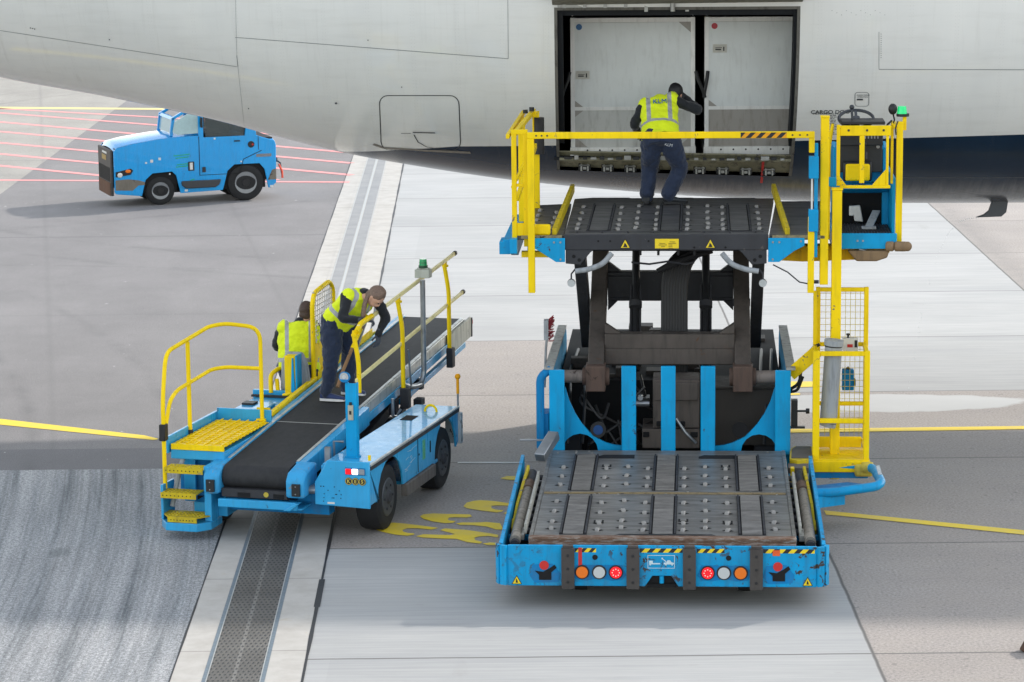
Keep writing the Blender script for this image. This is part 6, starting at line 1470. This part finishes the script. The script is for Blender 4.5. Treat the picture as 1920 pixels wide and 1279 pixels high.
# running board
b = MB(); b.prism([(.44, .46), (1.22, .46), (1.18, .36), (1.10, .31), (.52, .31), (.44, .38)], 1, -.05, .03); b.build('running_board', plain('dark_grey_plastic', '3A3C40', .6), TG, bevel=.015)
b = MB(); b.box(.50, .56, -.006, -.001, .25, .29); b.box(2.2, 2.26, -.006, -.001, .25, .29); b.build_each('jack_mark', WHITEP, TG)
def twheel(x, y, r_, w_):
    b = MB(); rings = []
    for dy_, rad in ((-w_/2, r_*.66), (-w_/2-.006, r_*.8), (-w_/2+.012, r_*.96), (-w_/2+.04, r_), (w_/2-.04, r_), (w_/2-.012, r_*.96), (w_/2, r_*.8)):
        rings.append([Vector((x+rad*math.cos(2*math.pi*k/32), y+dy_, r_+rad*math.sin(2*math.pi*k/32))) for k in range(32)])
    b.rings(rings); o = b.build('wheel', RUBBER, TG)
    b = MB(); yy_ = y-w_/2; b.tube([(x, yy_+.03, r_), (x, yy_-.006, r_), (x, yy_+.02, r_)], [r_*.62, r_*.60, r_*.34], 26, cap=False); b.mat(1); b.cyl((x, yy_+.02, r_), (x, yy_+.025, r_), r_*.36, n=24); b.cyl((x, yy_+.02, r_), (x, yy_-.01, r_), r_*.24, r_*.2, n=16); b.mat(0)
    for q in range(6): a = q*math.pi/3; b.cyl((x+r_*.38*math.cos(a), yy_+.02, r_+r_*.38*math.sin(a)), (x+r_*.38*math.cos(a), yy_+.005, r_+r_*.38*math.sin(a)), .018, n=6)
    b.build('rim', [plain('silver_rim', '8E9296', .35, .5) if 'silver_rim' not in bpy.data.materials else bpy.data.materials['silver_rim'], BLACK], o)
for y in (.14, TWD-.14): twheel(.03, y, .285, .22); twheel(1.72, y, .365, .26)
b = MB()
for x0, x1, z in ((1.3, 2.12, .70), (-.28, .36, .60)): b.box(x0, x1, .06, .30, .25, z); b.box(x0, x1, TWD-.3, TWD-.06, .25, z)
b.build_each('wheel_well', VOID, TG)
b = MB(); b.box(2.335, 2.42, .40, .90, .38, .54); b.cyl((2.40, .5, .74), (2.48, .5, .74), .05, n=12); b.tube([(2.42, .3, .75), (2.48, .26, .70), (2.50, .22, .5), (2.52, .2, .40)], .018, 6); b.build('tow_hitch', BLKMET, TG)
b = MB(); b.tube([(2.40, .05, .70), (2.46, .03, .55), (2.46, .03, .42)], .022, 6); b.build('red_cable', plain('red_orange_cable', 'D8482C', .5), TG)
# recessed rear lamp and mirror
b = MB(); b.box(.83, .86, -.14, -.02, 1.52, 1.72); b.bar((.84, -.02, 1.6), (.84, .02, 1.6), .02, .02); b.build('mirror', BLACK, TG, bevel=.006)

b = MB(); b.box(1.50, 1.62, -.022, -.001, 1.20, 1.225); b.build('door_handle', BLACK, TG, bevel=.004)
b = MB(); b.prism([(2.16, .40), (2.33, .40), (2.33, .62), (2.25, .60)], 1, -.004, -.001); b.build('scraped_corner', bpy.data.materials['scraped_metal'], TG, flat=True)
b = MB(); b.box(1.05, 1.45, .35, .80, 1.30, 1.36); b.box(1.40, 1.5, .35, .80, 1.30, 1.78); b.build('seat', BLACK, TG, bevel=.03)
b = MB(); rr = [Vector((.98+.0, .58+.16*math.cos(a*math.pi/10), 1.52+.16*math.sin(a*math.pi/10))) for a in range(21)]; b.tube(rr, .014, 6, cap=False); b.tube([(.85, .58, 1.4), (.98, .58, 1.52)], .02, 6); b.build('steering_wheel', BLACK, TG)
# ------------------------------------------------------------------ people
TEX = bpy.data.textures.new('cloth_folds', 'CLOUDS'); TEX.noise_scale = .10; TEX.noise_depth = 3
def cr(pts, rad, n=6):
    P = [Vector(p) for p in pts]; out = []; ro = []
    for i in range(len(P)-1):
        p0 = P[max(0, i-1)]; p1 = P[i]; p2 = P[i+1]; p3 = P[min(len(P)-1, i+2)]
        for k in range(n):
            t = k/n
            out.append(.5*((2*p1)+(p2-p0)*t+(2*p0-5*p1+4*p2-p3)*t*t+(3*p1-p0-3*p2+p3)*t**3)); ro.append(rad[i]+(rad[i+1]-rad[i])*(3*t*t-2*t**3))
    out.append(P[-1]); ro.append(rad[-1]); return out, ro
def limb(b, pts, rad, n=16):
    p, r_ = cr(pts, rad); b.tube(p, r_, n)
    for q, w_ in ((p[0], r_[0]), (p[-1], r_[-1])): b.sphere(q, w_*.98, 7)
def frame(o, side, up):
    up = Vector(up).normalized(); side = Vector(side); side = (side-up*side.dot(up)).normalized(); fwd = up.cross(side)
    M = Matrix((side, fwd, up)).transposed().to_4x4(); M.translation = Vector(o); return M
def tor(b, M, secs, n=28):
    b.rings([[M @ Vector((rx*math.cos(2*math.pi*k/n), yo+ry*math.sin(2*math.pi*k/n), z)) for k in range(n)] for z, rx, ry, yo in secs])
def finish(o, vox, sm=3, disp=0.0, f=.5):
    m_ = o.modifiers.new('remesh', 'REMESH'); m_.mode = 'VOXEL'; m_.voxel_size = vox; m_.use_smooth_shade = True
    if sm: s_ = o.modifiers.new('smooth', 'SMOOTH'); s_.iterations = sm; s_.factor = f
    if disp: d = o.modifiers.new('folds', 'DISPLACE'); d.texture = TEX; d.strength = disp; d.mid_level = .5; d.texture_coords = 'LOCAL'
    return o
def glove(name, p, wrist_dir, normal, curl, mat, parent, side=1, s=1.0):
    # wrist_dir: from the wrist to the knuckles; normal: out of the back of the hand
    y = Vector(wrist_dir).normalized(); z = Vector(normal); z = (z-y*z.dot(y)).normalized(); x = y.cross(z)*side
    P = Vector(p); W = lambda a, c, d: P + (x*a + y*c + z*d)*s
    b = MB()
    limb(b, [W(0, -.05, 0), W(0, 0, 0)], [.030*s, .030*s], 12)
    for a in (-.026, -.009, .009, .026): limb(b, [W(a*.7, 0, 0), W(a, .085, 0)], [.017*s, .014*s], 8)
    for i, (a, L_) in enumerate(((-.030, .075), (-.010, .085), (.010, .080), (.030, .062))):
        pts = [W(a, .085, 0)]; ang = 0; q = Vector((a, .085, 0)); 
        for k, seg in enumerate((.42, .32, .26)):
            ang += curl*(.9+.12*i)*(.6 if k == 0 else 1.0)
            q = q + Vector((a*.05, math.cos(ang)*L_*seg, -math.sin(ang)*L_*seg)); pts.append(W(*q))
        limb(b, pts, [.0115*s, .0105*s, .0098*s, .0085*s], 8)
    limb(b, [W(-.028, .02, -.005), W(-.055, .045, -.018), W(-.060, .075, -.038)], [.015*s, .0125*s, .010*s], 8)
    o = b.build(name, mat, parent); return finish(o, .0055, 1)
def head(b, M, s=1.0):
    def S(c, r_, sc=(1, 1, 1)):
        t = MB(); t.sphere((0, 0, 0), r_, 12, sc=sc); b.add([M @ ((v+Vector(c))*s) for v in t.v], t.f)
    S((0, -.005, .02), .10, (.78, .95, 1.05)); S((0, .03, -.045), .062, (.85, .95, 1.1)); S((0, .095, -.012), .016, (.8, 1.2, 1.5))
    S((0, .088, -.045), .018, (1.4, .6, .6)); S((.078, -.01, -.005), .022, (.4, .8, 1.3)); S((-.078, -.01, -.005), .022, (.4, .8, 1.3)); S((.03, .078, .022), .02, (1.3, .6, .6)); S((-.03, .078, .022), .02, (1.3, .6, .6))
def face(M, parent, s=1.0):
    b = MB()
    for x in (-.031, .031):
        t = MB(); t.sphere((x, .089, .008), .0085, 6); b.add([M @ (v*s) for v in t.v], t.f)
    b.build('eyes', BLACK, parent)
    b = MB(); t = MB(); t.sphere((0, .098, -.047), .012, 6, sc=(1.6, .5, .35)); b.add([M @ (v*s) for v in t.v], t.f); b.build('mouth', plain('lips', '9C5A52', .5) if 'lips' not in bpy.data.materials else bpy.data.materials['lips'], parent)
def cap(M, parent, mat, name='hair', back=.0, extra=None, vol=1.0, disp=.018):
    b = MB()
    def S(c, r_, sc=(1, 1, 1)):
        t = MB(); t.sphere((0, 0, 0), r_, 12, sc=sc); b.add([M @ (v+Vector(c)) for v in t.v], t.f)
    S((0, -.022, .038), .104*vol, (.82, .98, 1.02)); S((0, -.05, -.02), .075*vol, (.95, .8, 1.0))
    if extra: extra(b)
    o = b.build(name, mat, parent); finish(o, .008, 2, disp); return o
def shoe(b, heel, toe, s=1.0, z0=None):
    h = Vector(heel); t = Vector(toe); d = (t-h).normalized(); n = Vector((-d.y, d.x, 0))
    L_ = (t-h).length
    for k, (f, w_, hh) in enumerate(((0.0, .036, .075), (.2, .040, .085), (.45, .042, .065), (.7, .047, .048), (.9, .042, .038), (1.0, .028, .026))):
        c = h+d*L_*f
        ring = [c+n*(w_*math.cos(2*math.pi*q/14))*s+Vector((0, 0, hh*.5+hh*.5*math.sin(2*math.pi*q/14)))*s for q in range(14)]
        if k == 0: rings = []
        rings.append(ring)
    b.rings(rings)
def person(name_label, origin, J, kind):
    t = thing('person', name_label, 'person', origin, 0, None)
    V = {k: Vector(v) for k, v in J.items()}
    side = V['shR']-V['shL']; side_h = V['hipR']-V['hipL']
    spine0 = (V['hipL']+V['hipR'])/2; spine1 = (V['shL']+V['shR'])/2; up = (spine1-spine0)
    L_ = up.length
    # frame with x to the person's own right, y forward: flip so that y points where the face looks
    M = frame(spine0, side, up)
    f_ = V['face']
    hz = V['htop'].normalized(); hy = (f_-hz*f_.dot(hz)).normalized(); hx = hy.cross(hz)
    HM = Matrix((hx, hy, hz)).transposed().to_4x4(); HM.translation = V['head']
    sg = 1 if M.to_3x3().col[1].dot(J['fwd'] if isinstance(J['fwd'], Vector) else Vector(J['fwd'])) > 0 else -1
    slim = kind.get('slim', 1.0)
    # body, one continuous surface
    b = MB()
    mid = (spine0+spine1)/2+M.to_3x3().col[1]*(-.02*sg)
    tor(b, M, [(-.10, .13*slim, .09, 0), (0, .155*slim, .10, 0), (L_*.4, .14*slim, .09, 0), (L_*.8, .16*slim, .095, 0), (L_*1.02, .13*slim, .07, 0), (L_*1.12, .06, .055, 0)])
    limb(b, [spine1+up.normalized()*.02, V['head']-hz*.07-hy*.02, V['head']-hz*.01], [.062, .054, .055])
    head(b, HM)
    for s_ in 'LR':
        limb(b, [V['sh'+s_], V['el'+s_], V['wr'+s_]], [.042, .030, .022])
        limb(b, [V['hip'+s_], V['kn'+s_], V['an'+s_]], [.085*slim, .055, .038])
        limb(b, [V['an'+s_], V['an'+s_]+Vector((0, 0, -.02)), V['an'+s_]+(V['toe'+s_]-V['an'+s_])*.7], [.036, .034, .022])
    finish(b.build('body', SKINM, t), .010, 2)
    face(HM, t)
    # trousers
    lw = kind.get('legs', 1.0)
    b = MB(); tor(b, M, [(-.12, .14*slim, .11, 0), (-.04, .175*slim, .125, 0), (.05, .165*slim, .115, 0), (.10, .15*slim, .105, 0)])
    for s_ in 'LR':
        h, k_, a = V['hip'+s_], V['kn'+s_], V['an'+s_]
        limb(b, [h, h*.5+k_*.5, k_, k_*.5+a*.5, a+Vector((0, 0, .04)), a+Vector((0, 0, .0))], [.112*slim, .108*slim, .088*lw, .080*lw, .074*lw, .060*lw])
    finish(b.build('trousers', kind['trousers'], t), .010, 2, .045)
    # jacket
    b = MB(); tor(b, M, [(.0, .15*slim, .11, 0), (L_*.4, .150*slim, .10, 0), (L_*.85, .155*slim, .09, 0), (L_*1.0, .11*slim, .07, 0), (L_*1.10, .062, .058, 0)])
    for s_ in 'LR':
        s0, e, w_ = V['sh'+s_], V['el'+s_], V['wr'+s_]
        limb(b, [s0, s0*.5+e*.5, e, e*.5+w_*.5, w_], [.070, .062, .054, .046, .038])
    finish(b.build('jacket', kind['jacket'], t), .010, 2, .038)
    # vest in its own frame so that the tape follows the body
    b = MB(); I = Matrix.Identity(4)
    secs = [(kind.get('hem', -.14), .195*slim, .152, 0), (-.05, .198*slim, .150, 0), (.08, .190*slim, .140, 0), (L_*.5, .190*slim, .136, 0), (L_*.8, .198*slim, .132, 0), (L_*.95, .178*slim, .115, 0), (L_*1.04, .150*slim, .108, 0), (L_*1.13, .092, .085, 0), (L_*1.16, .080, .074, 0)]
    tor(b, I, secs, 36)
    for s_ in 'LR':
        q = M.inverted() @ V['sh'+s_]; b.sphere(q+Vector((-math.copysign(.022, q.x), 0, .012)), .092, 10)
    v = b.build('safety_vest', kind['vest'], t); v.matrix_local = M; finish(v, .010, 2, .040)
    b = MB()
    if not kind.get('nocollar'):
        limb(b, [spine1+up.normalized()*.05, spine1+up.normalized()*.06+(V['head']-hz*.10-hy*.03-spine1)*.22], [.066, .060]); finish(b.build('collar', kind['jacket'], t), .010, 2)
    cap(HM, t, kind['hair'], extra=kind.get('hairx'), vol=kind.get('hvol', 1.0))
    for s_ in 'LR':
        a, to = V['an'+s_], V['toe'+s_]
        if kind.get('noshoes'): continue
        hd = Vector((to.x-a.x, to.y-a.y, 0)).normalized()
        base = Vector((a.x, a.y, a.z-.075))-hd*.06
        b = MB(); shoe(b, base+Vector((0, 0, .012)), base+hd*.285+Vector((0, 0, .012)), 1.12); o = b.build('shoe', kind['shoe'], t, ang=60)
        b = MB(); dd = hd; n = Vector((-dd.y, dd.x, 0)); pl = []
        for f, w_ in ((-.012, .02), (0, .036), (.12, .044), (.2, .050), (.262, .040), (.285, .018)): pl.append((base+dd*f+n*w_))
        for f, w_ in ((.285, .018), (.262, .040), (.2, .050), (.12, .044), (0, .036), (-.012, .02)): pl.append((base+dd*f-n*w_))
        m_ = len(pl); b.add([p for p in pl]+[p+Vector((0, 0, .028)) for p in pl], [tuple(range(m_)), tuple(range(2*m_-1, m_-1, -1))]+[(i, m_+i, m_+(i+1) % m_, (i+1) % m_) for i in range(m_)]); b.build('sole', kind['sole'], o)
    return t, M, HM, V, L_
def W_(frame_o, yaw, l): return Vector(frame_o)+Matrix.Rotation(-yaw, 3, 'Z') @ Vector(l)

# woman bending over the handrail on the belt
o1 = W_((-2.4, 30.5, 0), BA, (-.20, 2.22, cz(2.22)+.0))
def pony(b):
    for k in range(7):
        a = k*.9
        limb(b, [(.375+.008*math.cos(a), -.235+.008*math.sin(a), 1.25), (.345+.012*math.cos(a), -.30+.012*math.sin(a), 1.17), (.325+.018*math.cos(a), -.325+.018*math.sin(a), 1.05), (.322+.012*math.cos(a), -.33+.01*math.sin(a), .93-.012*k)], [.012, .016, .014, .005], 8)
Jw = dict(hipL=(.12, .05, .92), hipR=(-.04, -.07, .94), knL=(.13, .14, .49), knR=(-.06, -.08, .48), anL=(.10, .18, .115), anR=(-.13, -.03, .085), toeL=(.30, .10, .03), toeR=(.08, -.08, .03),
          shR=(.135, -.20, 1.235), shL=(.445, .0, 1.19), elR=(.10, -.345, 1.01), wrR=(.335, -.36, .985), elL=(.56, -.04, .96), wrL=(.485, -.13, .78), head=(.46, -.24, 1.225), face=(.45, -.30, -.75), htop=(.75, -.25, .50), fwd=(.6, -.8, 0))
VW = m_vest((.075, .125, .095, .145)); VD = m_vest((.105, .155, .115, .160))
w, Mw, Hw, Vw, Lw = person('woman with a long ponytail and yellow vest bending over the handrail on the belt', o1, Jw, dict(trousers=NAVY, jacket=DARKJ, vest=VW, hair=HAIRB, hairx=pony, shoe=SHOEB, sole=SHOEW, slim=1.14, hem=-.04))
glove('glove', Vw['wrR'], (.9, .35, -.12), (0, -.25, 1), .75, GLOVE, w, 1)
glove('glove', Vw['wrL'], (-.12, -.15, -1), (.8, -.6, .1), .45, GLOVE, w, -1)

# driver seated with his back to the camera
o2 = W_((-2.4, 30.5, 0), BA, (-.955, 3.02, 1.08))
Jd = dict(hipL=(-.10, 0, .09), hipR=(.10, 0, .09), knL=(-.17, .42, .12), knR=(.15, .44, .12), anL=(-.17, .48, -.28), anR=(.15, .5, -.28), toeL=(-.18, .68, -.34), toeR=(.16, .7, -.34),
          shL=(-.185, .07, .58), shR=(.19, .10, .58), elL=(-.27, .20, .36), wrL=(-.20, .42, .30), elR=(.26, .26, .36), wrR=(.20, .46, .32), head=(.10, .19, .745), face=(.45, .85, -.25), htop=(.15, .22, .95), fwd=(0, 1, 0))
d, Md, Hd, Vd, Ld = person('man in a bright yellow vest seated on the belt loader with his back turned', o2, Jd, dict(trousers=NAVY, jacket=DARKJ, vest=VD, hair=HAIRD, shoe=SHOEK, sole=BLACK, hem=.02, slim=1.26))
glove('glove', Vd['wrL'], (.2, .9, -.1), (0, 0, 1), .7, GLOVE, d, -1); glove('glove', Vd['wrR'], (-.2, .9, -.1), (0, 0, 1), .7, GLOVE, d, 1)

# worker stooping on the bridge before the hold
o3 = W_((1.415, 27.33, 0), .065, (-.10, 6.95, UZ+.012))
Jk = dict(hipL=(-.105, -.03, .78), hipR=(.10, -.03, .78), knL=(-.125, .10, .41), knR=(.22, .05, .42), anL=(-.16, .05, .085), anR=(.09, -.05, .085), toeL=(-.12, .25, .03), toeR=(.30, -.02, .03),
          shL=(-.185, .30, 1.12), shR=(.175, .34, 1.19), elL=(-.30, .22, .93), wrL=(-.24, .42, .80), elR=(.46, .34, 1.07), wrR=(.33, .50, 1.20), head=(.20, .47, 1.24), face=(.35, .75, -.55), htop=(.25, .45, .85), fwd=(0, 1, .2))
k, Mk, Hk, Vk, Lk = person('worker in a yellow vest and navy trousers stooping on the raised bridge before the hold', o3, Jk, dict(trousers=NAVY, jacket=DARKJ, vest=m_vest((.16, .20, .10, .15)), hair=HAIRK, shoe=SHOEK, sole=BLACK, slim=1.14, hem=.0, hvol=1.0, legs=1.12))
glove('glove', Vk['wrR'], (-.7, .1, .5), (.2, -.8, .3), .8, plain('dark_glove', '26282C', .6), k, 1); glove('glove', Vk['wrL'], (.3, .8, -.4), (0, 0, 1), .6, bpy.data.materials['dark_glove'], k, -1)
BLK = plain('blue_print', '1C64B0', .5); 
ves = [c for c in k.children if c.name.startswith('safety_vest')][0]
text('back_print', 'KLM', .088, BLK, ves, (.01, -.155, Lk*.83), (R(90), 0, 0), extrude=.004, bold=.0)
q = Vector((.085, -.135, .70)); text('pocket_print', 'KLM', .050, plain('grey_print', 'C4C8CC', .5), k, (.085, -.150, .715), (R(82), R(12), R(4)), extrude=.004, bold=.0)
